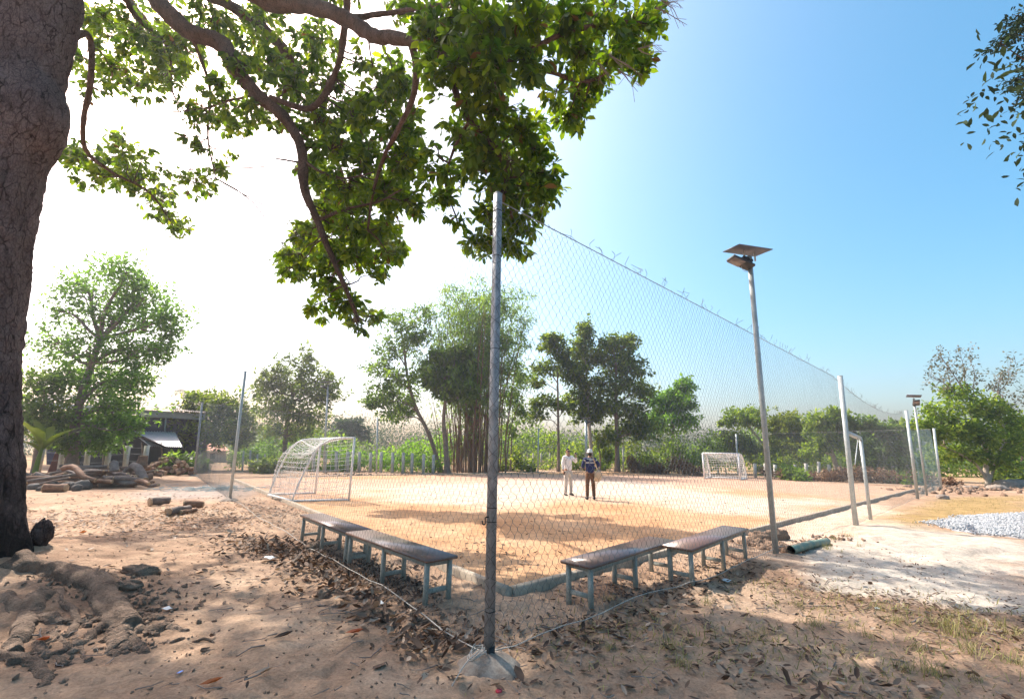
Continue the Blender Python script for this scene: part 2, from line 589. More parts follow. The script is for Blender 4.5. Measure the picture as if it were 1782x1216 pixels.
M['steel'] = surf('galvanised_steel', (.17, .175, .18), (.33, .335, .34), 9, 0.55, 0.35, bs=.05, spec=.5)
M['steel_mid'] = surf('grey_steel', (.30, .325, .325), (.43, .455, .45), 7, 0.5, 0.4, bs=.05)
M['canopy_dark'] = leaf_mat('shaded_leaf', (.012, .026, .014), (.025, .045, .022), (.05, .08, .03), .18, .75, (1.4, 1.4, .8), .1)
M['steel_pale'] = surf('pale_galvanised_steel', (.36, .39, .385), (.47, .50, .49), 5, 0.5, 0.35, bs=.05)
M['white'] = surf('chipped_white_paint', (.74, .72, .69), (.84, .82, .80), 9, 0.45, bs=.08)
M['net'] = surf('net_wire', (.12, .13, .13), (.20, .21, .21), 3, 0.6, 0.2, bs=0)
M['net_blue'] = surf('blue_green_net', (.13, .20, .22), (.20, .28, .30), 3, 0.7, bs=0)
M['net_white'] = surf('white_cord', (.72, .70, .66), (.82, .80, .77), 5, 0.8, bs=0)
M['rope'] = surf('pale_rope', (.36, .325, .28), (.50, .46, .41), 30, 0.9, bs=.2)
M['black'] = surf('black_tape', (.012, .012, .013), (.03, .03, .03), 10, 0.6)
M['bench_top'] = surf('red_brown_bench_top', (.115, .06, .042), (.17, .09, .065), 5, 0.3, bs=.05, bd=.004, stretch=(1, 8, 8), spec=.9)
M['bench_leg'] = surf('grey_green_paint', (.225, .24, .21), (.32, .33, .29), 8, 0.6, bs=.15)
M['panel_back'] = surf('solar_panel_back', (.085, .095, .135), (.13, .14, .18), 3, 0.5)
M['panel_face'] = surf('solar_cells', (.01, .015, .04), (.02, .03, .07), 3, 0.2, spec=.6)
M['lamp_dark'] = surf('dark_lamp_casing', (.03, .03, .032), (.06, .06, .06), 6, 0.5)
M['lamp_glass'] = surf('pink_lamp_glass', (.16, .135, .135), (.22, .19, .185), 4, 0.2, spec=.5)
M['wood'] = surf('dry_split_wood', (.13, .065, .04), (.27, .15, .09), 5, 0.85, stretch=(1, 1, 1), bs=.6, bd=.02)
M['wood_grey'] = surf('grey_log_bark', (.10, .075, .065), (.22, .17, .14), 6, 0.9, bs=.8, bd=.02)
M['wood_cut'] = surf('sawn_log_end', (.33, .21, .12), (.46, .31, .19), 14, 0.85, bs=.3)
M['stone'] = surf('dark_grey_stone', (.055, .048, .043), (.135, .12, .105), 4, 0.85, bs=.7, bd=.03)
M['rock'] = surf('brown_rock', (.20, .16, .13), (.34, .28, .23), 4, 0.9, bs=.7, bd=.03)
M['clod'] = surf('earth_clod', (.20, .13, .09), (.33, .22, .15), 9, 0.95, bs=.9, bd=.03)
M['gravel'] = surf('grey_gravel', (.30, .31, .32), (.52, .53, .54), 40, 0.9, bs=.6)
M['pipe'] = surf('mossy_green_pipe', (.10, .20, .17), (.30, .27, .18), 4, 0.6)
M['pipe_in'] = surf('pipe_rim', (.35, .30, .24), (.45, .40, .32), 10, 0.8)
M['bark'] = bark_mat('plated_bark', (.105, .072, .066), (.21, .155, .145), (.022, .014, .013), 11, foot_dark=(3.2, 1.3, (.018, .014, .013)))
M['limb'] = bark_mat('limb_bark', (.085, .05, .035), (.16, .10, .075), (.022, .014, .011), 17, bd=.015)
M['root'] = surf('dusty_root', (.12, .078, .055), (.31, .21, .145), 7, 0.95, bs=1.0, bd=.06, stretch=(1, 1, 1))
M['trunk'] = surf('grey_brown_trunk', (.14, .10, .08), (.27, .20, .16), 5, 0.9, bs=.7, bd=.03)
M['trunk_pale'] = surf('pale_trunk', (.32, .26, .20), (.48, .40, .32), 4, 0.9, bs=.5, bd=.03)
M['twig'] = surf('grey_twig', (.15, .12, .10), (.28, .23, .2), 5, 0.9)
M['culm'] = surf('brown_bamboo', (.13, .07, .045), (.26, .15, .09), 3, 0.6, stretch=(3, 3, .6))
M['hero_leaf'] = leaf_mat('canopy_leaf', (.016, .038, .006), (.06, .10, .011), (.17, .20, .018), .56, .32, (3.2, 3.2, .5))
M['hero_brown'] = leaf_mat('dry_canopy_leaf', (.10, .05, .018), (.17, .09, .025), (.26, .16, .05), .35, .5, (1.3, 1.1, .5))
M['leaf_a'] = leaf_mat('green_leaf', (.04, .078, .02), (.09, .155, .036), (.17, .26, .06), .56, .5, (2.2, 2.1, .75))
M['leaf_bright'] = leaf_mat('bright_green_leaf', (.05, .11, .02), (.105, .215, .035), (.19, .32, .055), .56, .5, (1.9, 1.85, .7))
M['leaf_dark'] = leaf_mat('dark_green_leaf', (.03, .058, .014), (.085, .135, .03), (.20, .25, .06), .52, .42, (2.5, 2.3, .6))
M['leaf_olive'] = leaf_mat('olive_leaf', (.06, .10, .02), (.14, .20, .035), (.26, .31, .07), .52, .55, (2.0, 2.1, .5))
M['leaf_yellow'] = leaf_mat('yellow_green_leaf', (.09, .13, .015), (.17, .22, .025), (.27, .31, .04), .45, .5, (1.3, 1.3, .5))
M['leaf_bamboo'] = leaf_mat('bamboo_leaf', (.07, .13, .04), (.14, .22, .06), (.24, .31, .11), .58, .5, (2.1, 2.1, .8))
M['leaf_grey'] = leaf_mat('grey_green_leaf', (.10, .11, .07), (.16, .16, .11), (.24, .22, .16), .3, .6, (1.2, 1.2, .8))
M['leaf_far'] = leaf_mat('far_leaf', (.035, .06, .035), (.06, .095, .05), (.09, .13, .065), .35, .6, (1.3, 1.4, .8))
M['dry'] = leaf_mat('dry_brush_leaf', (.10, .055, .035), (.20, .115, .07), (.33, .21, .13), .2, .8, (1.2, 1.0, .7))
M['litter'] = leaf_mat('fallen_leaf', (.035, .022, .016), (.13, .075, .048), (.42, .33, .25), .12, .75, (1.2, 1.0, .7))
M['litter_red'] = leaf_mat('red_fallen_leaf', (.22, .05, .02), (.30, .07, .025), (.38, .12, .04), .15, .7)
M['grass'] = leaf_mat('half_dry_grass', (.09, .10, .035), (.22, .20, .07), (.42, .36, .16), .3, .7, (1.2, 1.2, .6))
M['roof_dark'] = surf('rusty_sheet_roof', (.14, .115, .095), (.22, .18, .15), 2, 0.7)
M['roof_pale'] = surf('pale_sheet_roof', (.42, .42, .45), (.56, .56, .58), 2, 0.5, 0.3, stretch=(6, 1, 1))
M['blue_wall'] = surf('dark_blue_sheet', (.015, .017, .05), (.03, .033, .08), 2, 0.6)
M['steel_beam'] = surf('grey_beam', (.30, .36, .42), (.40, .46, .52), 3, 0.5)
M['shade_cloth'] = surf('black_sheet', (.012, .012, .014), (.025, .024, .026), 3, 0.8)
M['maroon'] = surf('maroon_sheet', (.09, .018, .014), (.13, .028, .02), 3, 0.7)
M['tile_roof'] = surf('terracotta_roof', (.42, .17, .10), (.55, .27, .17), 3, 0.8, stretch=(1, 6, 6))
M['wall_pale'] = surf('pale_wall', (.42, .38, .33), (.52, .48, .43), 2, 0.9)
M['skin'] = surf('skin', (.33, .18, .12), (.38, .21, .14), 20, 0.55)
M['hair'] = surf('black_hair', (.012, .010, .009), (.025, .02, .018), 30, 0.45)
M['shirt_white'] = surf('white_cotton', (.74, .70, .68), (.82, .78, .76), 8, 0.85, bs=.3)
M['trousers_pale'] = surf('stone_trousers', (.50, .44, .38), (.58, .52, .45), 8, 0.85)
M['trousers_brown'] = surf('brown_trousers', (.11, .055, .028), (.17, .09, .05), 8, 0.85)
M['navy'] = surf('navy_jacket', (.012, .02, .075), (.02, .03, .11), 8, 0.8)
M['grey_yoke'] = surf('grey_yoke', (.33, .36, .38), (.43, .46, .48), 8, 0.8)
M['beige'] = surf('beige_canvas', (.52, .38, .24), (.62, .47, .32), 8, 0.85)
M['hat'] = surf('white_helmet', (.72, .70, .66), (.80, .78, .74), 8, 0.4)
M['shoe'] = surf('black_shoe', (.015, .015, .015), (.03, .03, .03), 8, 0.5)
M['red_cap'] = surf('red_plastic', (.55, .04, .06), (.65, .06, .08), 8, 0.4)
M['blue_plastic'] = surf('blue_plastic', (.08, .20, .60), (.12, .28, .7), 8, 0.4)
M['plastic'] = surf('pale_plastic', (.45, .50, .52), (.58, .62, .64), 8, 0.4)

# ------------------------------------------------------------------ ground
def axis(lo, a, b, hi, fine, grow):
    mid = list(np.arange(a, b, fine)); s = fine; x = a; left = []
    while x > lo:
        s *= grow; x -= s; left.append(x)
    s = fine; x = b; right = []
    while x < hi:
        right.append(x); s *= grow; x += s
    return np.array(left[::-1] + mid + right + [hi])


def grid_mesh(name, X, Y, Z, attrs, material):
    n, m_ = X.shape
    idx = np.arange(n * m_).reshape(n, m_)
    Q = np.stack([idx[:-1, :-1], idx[:-1, 1:], idx[1:, 1:], idx[1:, :-1]], -1).reshape(-1, 4)
    mb = MB().add(np.stack([X, Y, Z], -1).reshape(-1, 3), Q)
    me = mb.mesh(name, True)
    for k, a in attrs.items():
        at = me.attributes.new(k, 'FLOAT', 'POINT')
        at.data.foreach_set('value', a.astype(np.float32).ravel())
    me.materials.append(material)
    return link(name, me)


xs = axis(-240, -6.0, 7.0, 240, 0.036, 1.045)
ys = axis(-40, 1.3, 8.0, 260, 0.03, 1.04)
X, Y = np.meshgrid(xs, ys)
wx = X + (fbm(X * 1.3, Y * 1.3, 50) - .5) * 1.2; wy = Y + (fbm(X * 1.3, Y * 1.3, 60) - .5) * 1.2
Z = height(X, Y)
far = np.hypot(X, Y)
Z = Z * np.exp(-np.maximum(far - 60, 0) / 40)
# keep the soil below the raised field inside the kerbs
KN, KL, KR, KF = np.array([0.01, 5.55]), np.array([-14.2, 24.1]), np.array([22.6, 26.0]), np.array([9.0, 43.5])
inside = poly_mask(X, Y, [KN, KR, KF, KL], 0.1)
Z = Z * (1 - inside) - 0.12 * inside
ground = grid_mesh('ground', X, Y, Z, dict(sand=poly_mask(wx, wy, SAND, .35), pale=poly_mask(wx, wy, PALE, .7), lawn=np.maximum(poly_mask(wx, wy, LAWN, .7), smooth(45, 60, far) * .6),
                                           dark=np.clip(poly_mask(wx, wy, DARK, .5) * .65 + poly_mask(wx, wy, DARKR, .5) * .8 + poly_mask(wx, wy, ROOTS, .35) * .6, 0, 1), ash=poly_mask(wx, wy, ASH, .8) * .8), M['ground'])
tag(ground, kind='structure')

# the playing field: a sheet held by the kerbs
nu, nv = 260, 260
tu = np.linspace(0, 1, nu) ** 1.7; tv = np.linspace(0, 1, nv) ** 1.7
U, Vv = np.meshgrid(tu, tv)
FX = KN[0] * (1 - U) * (1 - Vv) + KR[0] * U * (1 - Vv) + KL[0] * (1 - U) * Vv + KF[0] * U * Vv
FY = KN[1] * (1 - U) * (1 - Vv) + KR[1] * U * (1 - Vv) + KL[1] * (1 - U) * Vv + KF[1] * U * Vv
FIELD_Z = 0.05


def field_h(x, y):
    near = np.exp(-np.maximum(np.hypot(x, y) - 8, 0) / 10)
    return FIELD_Z + (fbm(x * .7, y * .7, 71) - .5) * .03 + (fbm(x * 3, y * 3, 77) - .5) * .03 * near


def fz(p):
    return float(field_h(np.array([p[0]]), np.array([p[1]]))[0])


FZ = field_h(FX, FY)
fx2 = FX + (fbm(FX * .6, FY * .6, 80) - .5) * 4; fy2 = FY + (fbm(FX * .6, FY * .6, 90) - .5) * 4
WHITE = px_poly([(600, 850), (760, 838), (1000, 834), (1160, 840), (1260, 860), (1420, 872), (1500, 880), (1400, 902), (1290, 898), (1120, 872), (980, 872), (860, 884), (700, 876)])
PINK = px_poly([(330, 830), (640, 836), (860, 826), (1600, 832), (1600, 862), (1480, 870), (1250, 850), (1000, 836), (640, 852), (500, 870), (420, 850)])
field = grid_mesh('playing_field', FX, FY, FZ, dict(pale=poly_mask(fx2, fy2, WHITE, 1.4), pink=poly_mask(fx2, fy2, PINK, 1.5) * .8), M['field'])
tag(field, kind='structure')


def kerb(a, b, name='kerb', w=.10, zt=.085):
    a = np.array(a, float); b = np.array(b, float)
    n = max(2, int(np.linalg.norm(b - a) / .5))
    mb = MB()
    d = norm(b - a); s = np.array([-d[1], d[0]])
    prof = [(-w / 2, -.14), (-w / 2, zt - .012), (-w / 2 + .012, zt), (w / 2 - .012, zt), (w / 2, zt - .012), (w / 2, -.14)]
    V = []
    for i in range(n + 1):
        p = a + (b - a) * i / n
        for (x, z) in prof:
            jit = (vnoise(np.array([p[0] * 3 + x * 9]), np.array([p[1] * 3 + z * 9]), 5)[0] - .5) * .007
            V.append([p[0] + s[0] * (x + jit), p[1] + s[1] * (x + jit), z + (jit if z > 0 else 0)])
    k = len(prof)
    Q = [[i * k + j, (i + 1) * k + j, (i + 1) * k + j + 1, i * k + j + 1] for i in range(n) for j in range(k - 1)]
    mb.add(V, Q + [[0, 1, 2, 3], [0, 3, 4, 5], [n * k + 3, n * k + 2, n * k + 1, n * k], [n * k + 5, n * k + 4, n * k + 3, n * k]])
    return tag(mb.build(name, M['kerb']), kind='structure')


dL = norm(KL - KN); dR = norm(KR - KN)
kerb(KN - dL * .0, KL); kerb(KN + dR * .066, KR); kerb(KL, KF)

# gravel heap
gx0, gy0 = np.mean(GRAV, 0)
mb = MB()
gp = []
r2 = np.random.default_rng(5)
pts = np.array([(x, y) for x, y in zip(r2.uniform(min(p[0] for p in GRAV) - .5, max(p[0] for p in GRAV) + 3, 22000), r2.uniform(min(p[1] for p in GRAV) - .5, max(p[1] for p in GRAV) + .5, 22000))])
mk = poly_mask(pts[:, 0] + (fbm(pts[:, 0], pts[:, 1], 4) - .5) * .8, pts[:, 1], GRAV, .25)
pts = pts[r2.uniform(size=len(pts)) < mk * 1.2]


def grav_h(x, y):
    return poly_mask(x, y, GRAV, 1.0) * .06 * (.6 + .8 * fbm(x * 1.5, y * 1.5, 8))


OCT = np.array([[1, 0, 0], [-1, 0, 0], [0, 1, 0], [0, -1, 0], [0, 0, 1], [0, 0, -1]]) * 1.0
OCT_T = [[0, 2, 4], [2, 1, 4], [1, 3, 4], [3, 0, 4], [2, 0, 5], [1, 2, 5], [3, 1, 5], [0, 3, 5]]
gx, gy = np.meshgrid(np.linspace(min(p[0] for p in GRAV) - 1, max(p[0] for p in GRAV) + 4, 80), np.linspace(min(p[1] for p in GRAV) - 1, max(p[1] for p in GRAV) + 1, 50))
gm = poly_mask(gx, gy, GRAV, .5)
gz_ = height(gx, gy) + grav_h(gx, gy) - .05 * (1 - gm) - .012
idx = np.arange(gx.size).reshape(gx.shape)
mb.add(np.stack([gx, gy, gz_], -1), np.stack([idx[:-1, :-1], idx[:-1, 1:], idx[1:, 1:], idx[1:, :-1]], -1).reshape(-1, 4))
n = len(pts)
sc = np.stack([r2.uniform(.014, .036, n), r2.uniform(.014, .036, n), r2.uniform(.010, .026, n)], -1)
scatter(mb, OCT, None, OCT_T, np.stack([pts[:, 0], pts[:, 1], height(pts[:, 0], pts[:, 1]) + grav_h(pts[:, 0], pts[:, 1])], -1), rand_rot(n, r2), sc, r2.uniform(size=n))
tag(mb.build('gravel', M['gravel']), 'low spread of grey gravel on the ochre ground', 'gravel', kind='stuff')

# ------------------------------------------------------------------ far land behind everything
def leaf_cloud(mb, centers, radii, n, size, r, flat=1.0, T=DIA_V, Q=DIA_Q, TR=None, bias=0.0, droop=0.0):
    """leaf faces in sub-clumps: centers (k,3), radii (k,), n leaves per clump"""
    k = len(centers)
    c = np.repeat(centers, n, 0); rr = np.repeat(np.broadcast_to(radii, (k,)), n)
    d = r.normal(size=(k * n, 3)); d /= np.linalg.norm(d, axis=1)[:, None]
    d *= (r.uniform(size=(k * n, 1)) ** 0.5)
    p = c + d * rr[:, None] * np.array([1, 1, flat])
    f = d + r.normal(size=d.shape) * .5; f[:, 2] -= droop
    R = basis(f, r.normal(size=d.shape) * .6 + np.array([0, 0, 1.0]))
    s = r.uniform(.65, 1.25, k * n) * size
    cv = np.repeat(r.uniform(-.34, .34, k), n)
    var = np.clip(.45 + cv + bias + r.normal(size=k * n) * .16, 0, 1)
    scatter(mb, T, Q, TR, p, R, s, var)


def norm_rows(a):
    return a / (np.linalg.norm(a, axis=1)[:, None] + 1e-9)


def blob_clumps(cx, rad, k, r, inner=.25):
    """k clump centres in an ellipsoid, most near its skin"""
    d = r.normal(size=(k, 3)); d /= np.linalg.norm(d, axis=1)[:, None]
    return np.asarray(cx) + d * (inner + (1 - inner) * r.uniform(size=(k, 1)) ** .6) * np.asarray(rad)


def curve_to(a, b, r, bow=.15, n=8):
    a = np.asarray(a); b = np.asarray(b); L = np.linalg.norm(b - a)
    m1 = a + (b - a) * .35 + np.array([0, 0, 1]) * L * bow * r.uniform(.2, 1) + r.normal(size=3) * L * .06
    m2 = a + (b - a) * .7 + np.array([0, 0, 1]) * L * bow * r.uniform(.2, 1) + r.normal(size=3) * L * .06
    return spline([a, m1, m2, b], n)


def tree(label, base_px, trunk_px, trunk_r, clusters, leaf, size, seed, name='broadleaf_tree', per=22, dens=1.0, bark='trunk', gnd=None, group=None,
         depth=None, stems=None, limbs=True, flat=.85, droop=.1, cat='tree', clump=.16, T=DIA_V, Q=DIA_Q, TR=None, twigs=False):
    """base_px: foot in the photograph; trunk_px: [(x,y)...] upward; clusters: [(x, y, rx, ry, weight[, depth offset])]"""
    r = np.random.default_rng(seed)
    b = gnd if gnd is not None else GZ(*base_px)
    if depth is not None:
        d = ray(*base_px); b = CAM + d * (depth / d[1]); b[2] = -0.05
    b = np.array(b)
    dep = b[1]
    root = empty(name, b, label, cat, group)
    paths = []

    def at(px, py, off=0.0):
        d = ray(px, py); return CAM + d * ((dep + off) / d[1])
    ppm = F_PX / dep                      # pixels per metre there
    tp = [b + np.array([0, 0, -.15])] + [at(*q) for q in trunk_px]
    tp = spline(tp, 14)
    rad = np.linspace(trunk_r, trunk_r * .45, 14); rad[0] *= 1.5; rad[1] *= 1.12
    V, Qq, TRr = tube(tp, rad, 9, True, .12, 2.5, seed)
    MB().add(V - b, Qq, TRr).build('trunk', M[bark], root, True)
    mbl = MB(); mbc = MB()
    if stems:
        for st, sr in stems:
            sp = spline([b + np.array([r.uniform(-.2, .2), r.uniform(-.2, .2), -.1])] + [at(*q) for q in st], 12)
            V, Qq, TRr = tube(sp, np.linspace(sr, sr * .4, 12), 7, True, .12, 2.5, seed)
            MB().add(V - b, Qq, TRr).build('trunk', M[bark], root, True)
            tp = np.vstack([tp, sp])
    for cl in clusters:
        x, y, rx, ry, w = cl[:5]; off = cl[5] if len(cl) > 5 else r.uniform(-.5, .5) * rx / ppm
        c = at(x, y, off); R = np.array([rx, max(rx, ry) * .9, ry]) / ppm
        k = max(3, int(34 * w * dens))
        cc = blob_clumps(c, R * (1 - clump), k, r)
        leaf_cloud(mbc, cc - b, R.mean() * clump * 1.9 * r.uniform(.45, 1.4, k), per, size, r, flat, T, Q, TR, droop=droop)
        ks = max(2, k // 5)
        sh = c + norm_rows(cc[:ks] - c) * R * r.uniform(.95, 1.3, (ks, 1)) + np.array([0, 0, .08]) * R
        leaf_cloud(mbc, sh - b, R.mean() * clump * .9 * r.uniform(.5, 1.2, ks), max(5, per // 2), size, r, flat, T, Q, TR, droop=droop)
        if limbs:
            up = tp[tp[:, 2] < c[2] - .1 * abs(c[2] - b[2])]
            src = up[np.argmin(np.linalg.norm(up - c, axis=1) - up[:, 2] * .3)] if len(up) else tp[3]
            lp = curve_to(src, c, r, .12)
            lr = trunk_r * .4 * min(1, R.mean() / 2.2 + .3)
            V, Qq, TRr = tube(lp, np.linspace(lr, lr * .3, 8), 6, True)
            mbl.add(V - b, Qq, TRr)
            for q in cc[::3]:
                V, Qq, TRr = tube(curve_to(lp[r.integers(3, 8)], q, r, .05, 4), np.linspace(lr * .35, lr * .1, 4), 4, False)
                mbl.add(V - b, Qq)
    if mbl.n:
        mbl.build('limbs', M[bark], root, True)['kind'] = 'stuff'
    o = mbc.build('crown', M[leaf], root)
    return root


def plant_mass(name, label, cat, px0, px1, ytop, leaf, size, depth, seed, k=60, per=30, thick=2.0, kind=None, group=None, stem=True, tall=1.0):
    """bush or bank of leaves between two places on the ground; ytop: height in the photograph"""
    r = np.random.default_rng(seed)
    d0, d1 = ray(px0[0], px0[1]), ray(px1[0], px1[1])
    a = CAM + d0 * (depth[0] / d0[1]); c = CAM + d1 * (depth[1] / d1[1]); a[2] = c[2] = 0
    dt = ray((px0[0] + px1[0]) / 2, ytop); top = (CAM + dt * ((depth[0] + depth[1]) / 2 / dt[1]))[2]
    mid = (a + c) / 2
    t = r.uniform(size=k)
    z = r.uniform(.05, .92, k) ** .8 * top * (0.65 + .35 * np.sin(t * 9 + seed) * tall)
    cc = a + (c - a) * t[:, None] + np.stack([np.zeros(k), r.uniform(-.5, .5, k) * thick, z], -1)
    mb = MB()
    leaf_cloud(mb, cc - mid, np.minimum(top * .28, 1.2) * r.uniform(.6, 1.3, k), per, size, r, .9, droop=.1)
    if kind == 'stuff':
        return tag(mb.build(name, M[leaf], None, False, tuple(mid)), label, cat, group, 'stuff')
    root = empty(name, mid, label, cat, group)
    mb.build('foliage', M[leaf], root)
    if stem:
        for q in cc[:max(5, k // 6)]:
            p0 = np.array([q[0], q[1], -.05]) + r.normal(size=3) * [.2, .2, 0]
            V, Qq, TRr = tube(curve_to(p0, q, r, .05, 5), np.linspace(.035, .012, 5) * max(1, top / 2), 5, False)
            MB().add(V - mid, Qq).build('stem', M['twig'], root)
    return root


# far wood: one mass that closes the horizon
r = np.random.default_rng(11)
mb = MB()
ang = np.linspace(math.radians(15), math.radians(165), 150)
for dist, hh in ((95, 5.2), (120, 7.5)):
    k = 150
    a = ang + r.normal(size=k) * .008
    dd = dist + r.uniform(-8, 8, k)
    top = hh * (.55 + .75 * vnoise(a * 22, a * 0 + dist, 3))
    for lay in (.2, .45, .68, .9):
        cc = np.stack([np.cos(a) * dd, np.sin(a) * dd, top * lay], -1)
        leaf_cloud(mb, cc, top * .36 + .8, 110, .42, r, .8)
tag(mb.build('far_wood', M['leaf_far']), 'distant line of hazy green trees along the horizon', 'woods', kind='stuff')

# ------------------------------------------------------------------ trees round the field, left to right
tree('tall light green tree left of the dark shed, open crown on a single trunk', (125, 826), [(127, 780), (131, 735), (150, 660), (175, 590)], .30,
     [(150, 500, 60, 45, 1.0), (215, 475, 60, 35, 1.1), (250, 520, 60, 45, 1.3), (295, 555, 38, 42, 1.0), (205, 555, 60, 45, 1.2), (100, 540, 45, 45, .45), (90, 600, 45, 40, .5),
      (150, 610, 55, 40, .8), (230, 610, 60, 40, 1.2), (280, 610, 40, 35, .6), (180, 665, 60, 38, 1.2), (240, 665, 45, 35, .9), (120, 650, 40, 30, .5), (205, 715, 60, 35, 1.2), (140, 735, 45, 30, .9), (175, 765, 45, 26, .9), (225, 745, 30, 25, .6), (95, 760, 30, 22, .5)],
     'leaf_bright', .235, 21, per=28, dens=1.2, clump=.18)
tree('dark bushy tree half hidden behind the big trunk at the left edge', (62, 815), [(66, 770), (72, 720)], .15,
     [(75, 665, 45, 28, 1.2), (70, 705, 45, 32, 1.4), (95, 730, 35, 26, 1), (50, 740, 40, 30, 1), (90, 770, 30, 24, .7)], 'leaf_a', .24, 22, depth=24.5)
tree('round dark green tree between the shed and the net corner', (352, 812), [(356, 780), (362, 740)], .2,
     [(350, 700, 34, 26, 1.2), (390, 705, 40, 26, 1.3), (330, 735, 30, 28, 1.1), (375, 745, 45, 32, 1.4), (418, 735, 30, 35, 1.0), (325, 770, 26, 22, .8), (420, 765, 26, 22, .7)],
     'leaf_dark', .30, 23, depth=34, dens=1.2)
tree('tree with a dark open crown behind the left goal', (497, 815), [(496, 780), (500, 730), (510, 690)], .24,
     [(465, 675, 35, 30, 1), (500, 670, 38, 32, 1.2), (530, 635, 28, 30, 1.0), (480, 645, 25, 22, .6), (560, 660, 32, 25, .8), (575, 685, 28, 22, .6), (540, 680, 40, 30, 1.2), (505, 715, 50, 30, 1.4), (470, 710, 35, 25, .8), (545, 725, 38, 26, 1), (515, 750, 45, 24, 1.1), (475, 745, 26, 20, .5)],
     'leaf_dark', .30, 24, depth=40, dens=1.15)
tree('small pale round tree far off between the goal and the leaning tree', (603, 800), [(603, 780)], .25,
     [(590, 752, 28, 20, 1.2), (612, 742, 24, 18, 1.2), (625, 760, 18, 16, .8), (580, 768, 24, 14, .8)], 'leaf_far', .6, 25, depth=72)
tree('leaning tree whose thin trunk bends left over the concrete posts', (768, 822), [(758, 790), (745, 752), (722, 705), (708, 650), (703, 600)], .19,
     [(690, 560, 45, 26, .8), (722, 585, 26, 36, 1.1), (680, 605, 40, 30, .9), (655, 640, 30, 28, .7), (695, 655, 45, 24, 1.2), (665, 685, 34, 22, 1.0), (705, 695, 42, 28, 1.2), (690, 720, 35, 20, .7), (735, 640, 22, 26, .4), (655, 700, 22, 14, .5), (735, 545, 26, 18, .4)],
     'leaf_a', .30, 26, depth=37, dens=.95)
tree('dense tree with large dark leaves standing in front of the bamboo', (779, 822), [(776, 780), (772, 735), (775, 690)], .24,
     [(765, 625, 28, 22, 1.1), (795, 615, 30, 20, 1.1), (770, 655, 36, 22, 1.3), (810, 645, 30, 24, 1.1), (815, 680, 30, 20, .9), (785, 680, 34, 18, 1.0), (750, 660, 20, 20, .7)],
     'leaf_a', .46, 27, depth=35.5, dens=.9, per=18, T=LEAF_V, Q=LEAF_Q, TR=LEAF_T, droop=.5)
tree('slim straight tree with layered leaves, first of the tall group right of the bamboo', (972, 820), [(972, 770), (971, 700), (970, 640)], .15,
     [(955, 600, 24, 18, .9), (975, 610, 28, 22, 1.1), (945, 640, 28, 16, .9), (985, 640, 22, 20, .9), (935, 665, 20, 12, .5), (945, 700, 32, 16, .9), (930, 725, 22, 12, .5), (985, 705, 24, 14, .6), (965, 590, 18, 12, .6)],
     'leaf_dark', .34, 28, depth=42, dens=1.05)
tree('tallest dark tree of the group behind the two people', (1030, 820), [(1028, 770), (1022, 700), (1020, 640)], .2,
     [(1018, 575, 18, 20, .9), (1012, 605, 28, 26, 1.2), (1035, 620, 30, 26, 1.2), (1005, 650, 30, 26, 1.2), (1030, 670, 32, 28, 1.3), (1005, 695, 30, 24, 1.1), (1035, 715, 28, 24, 1.0), (1015, 725, 24, 18, .8)],
     'leaf_dark', .34, 29, depth=43, dens=1.2, bark='trunk_pale')
tree('broad dark tree with a reddish straight trunk right of the people', (1074, 822), [(1074, 770), (1072, 720), (1072, 660)], .25,
     [(1065, 600, 28, 22, 1.1), (1090, 600, 24, 22, 1.0), (1065, 635, 36, 26, 1.2), (1100, 640, 32, 26, 1.2), (1075, 670, 42, 26, 1.3), (1115, 680, 26, 24, 1.0), (1060, 705, 36, 24, 1.1), (1100, 715, 36, 26, 1.2), (1085, 750, 42, 24, 1.2), (1120, 745, 30, 22, 1.0), (1060, 760, 22, 18, .5)],
     'leaf_dark', .34, 30, depth=42.5, dens=1.2)
tree('bright green topped tree at the right end of the tall group', (1172, 818), [(1170, 780), (1172, 730)], .2,
     [(1190, 672, 20, 20, 1.2), (1165, 690, 28, 18, 1.1), (1188, 705, 26, 18, 1.3), (1150, 705, 22, 22, 1), (1165, 730, 40, 22, 1.2), (1195, 735, 18, 18, .8), (1140, 740, 26, 22, 1)], 'leaf_bright', .36, 31, depth=46, dens=1.2)
tree('flat topped sparse tree with bare slanting limbs right of the far goal', (1338, 826), [(1335, 790), (1322, 765), (1305, 745)], .2,
     [(1285, 722, 30, 12, .8), (1310, 718, 26, 12, .7), (1265, 735, 18, 10, .5), (1325, 738, 16, 12, .5), (1300, 735, 24, 10, .4)], 'leaf_olive', .36, 32, depth=46, dens=.9, bark='trunk_pale')
tree('low dark tree just behind the far goal', (1290, 824), [(1290, 800)], .15, [(1275, 765, 26, 20, 1.1), (1300, 775, 24, 22, 1.1), (1320, 790, 22, 20, .9), (1265, 790, 22, 18, .9)], 'leaf_dark', .34, 33, depth=45, dens=1.1)
tree('round yellow green tree just right of the lamp pole', (1372, 826), [(1372, 795)], .2,
     [(1370, 735, 28, 22, 1.3), (1352, 755, 22, 20, 1.1), (1390, 755, 24, 24, 1.2), (1370, 775, 34, 20, 1.2), (1355, 795, 22, 16, .8), (1395, 790, 20, 18, .8)], 'leaf_yellow', .36, 34, depth=43, dens=1.15)
tree('olive tree with pale twisted limbs behind the gate', (1460, 832), [(1452, 800), (1446, 782), (1450, 760)], .22,
     [(1425, 735, 30, 18, 1.1), (1455, 728, 30, 18, 1.1), (1475, 745, 22, 20, .9), (1430, 760, 34, 20, 1.1), (1470, 770, 26, 20, .9), (1415, 785, 22, 18, .7)], 'leaf_olive', .32, 35, depth=38, bark='trunk_pale', dens=1.1)
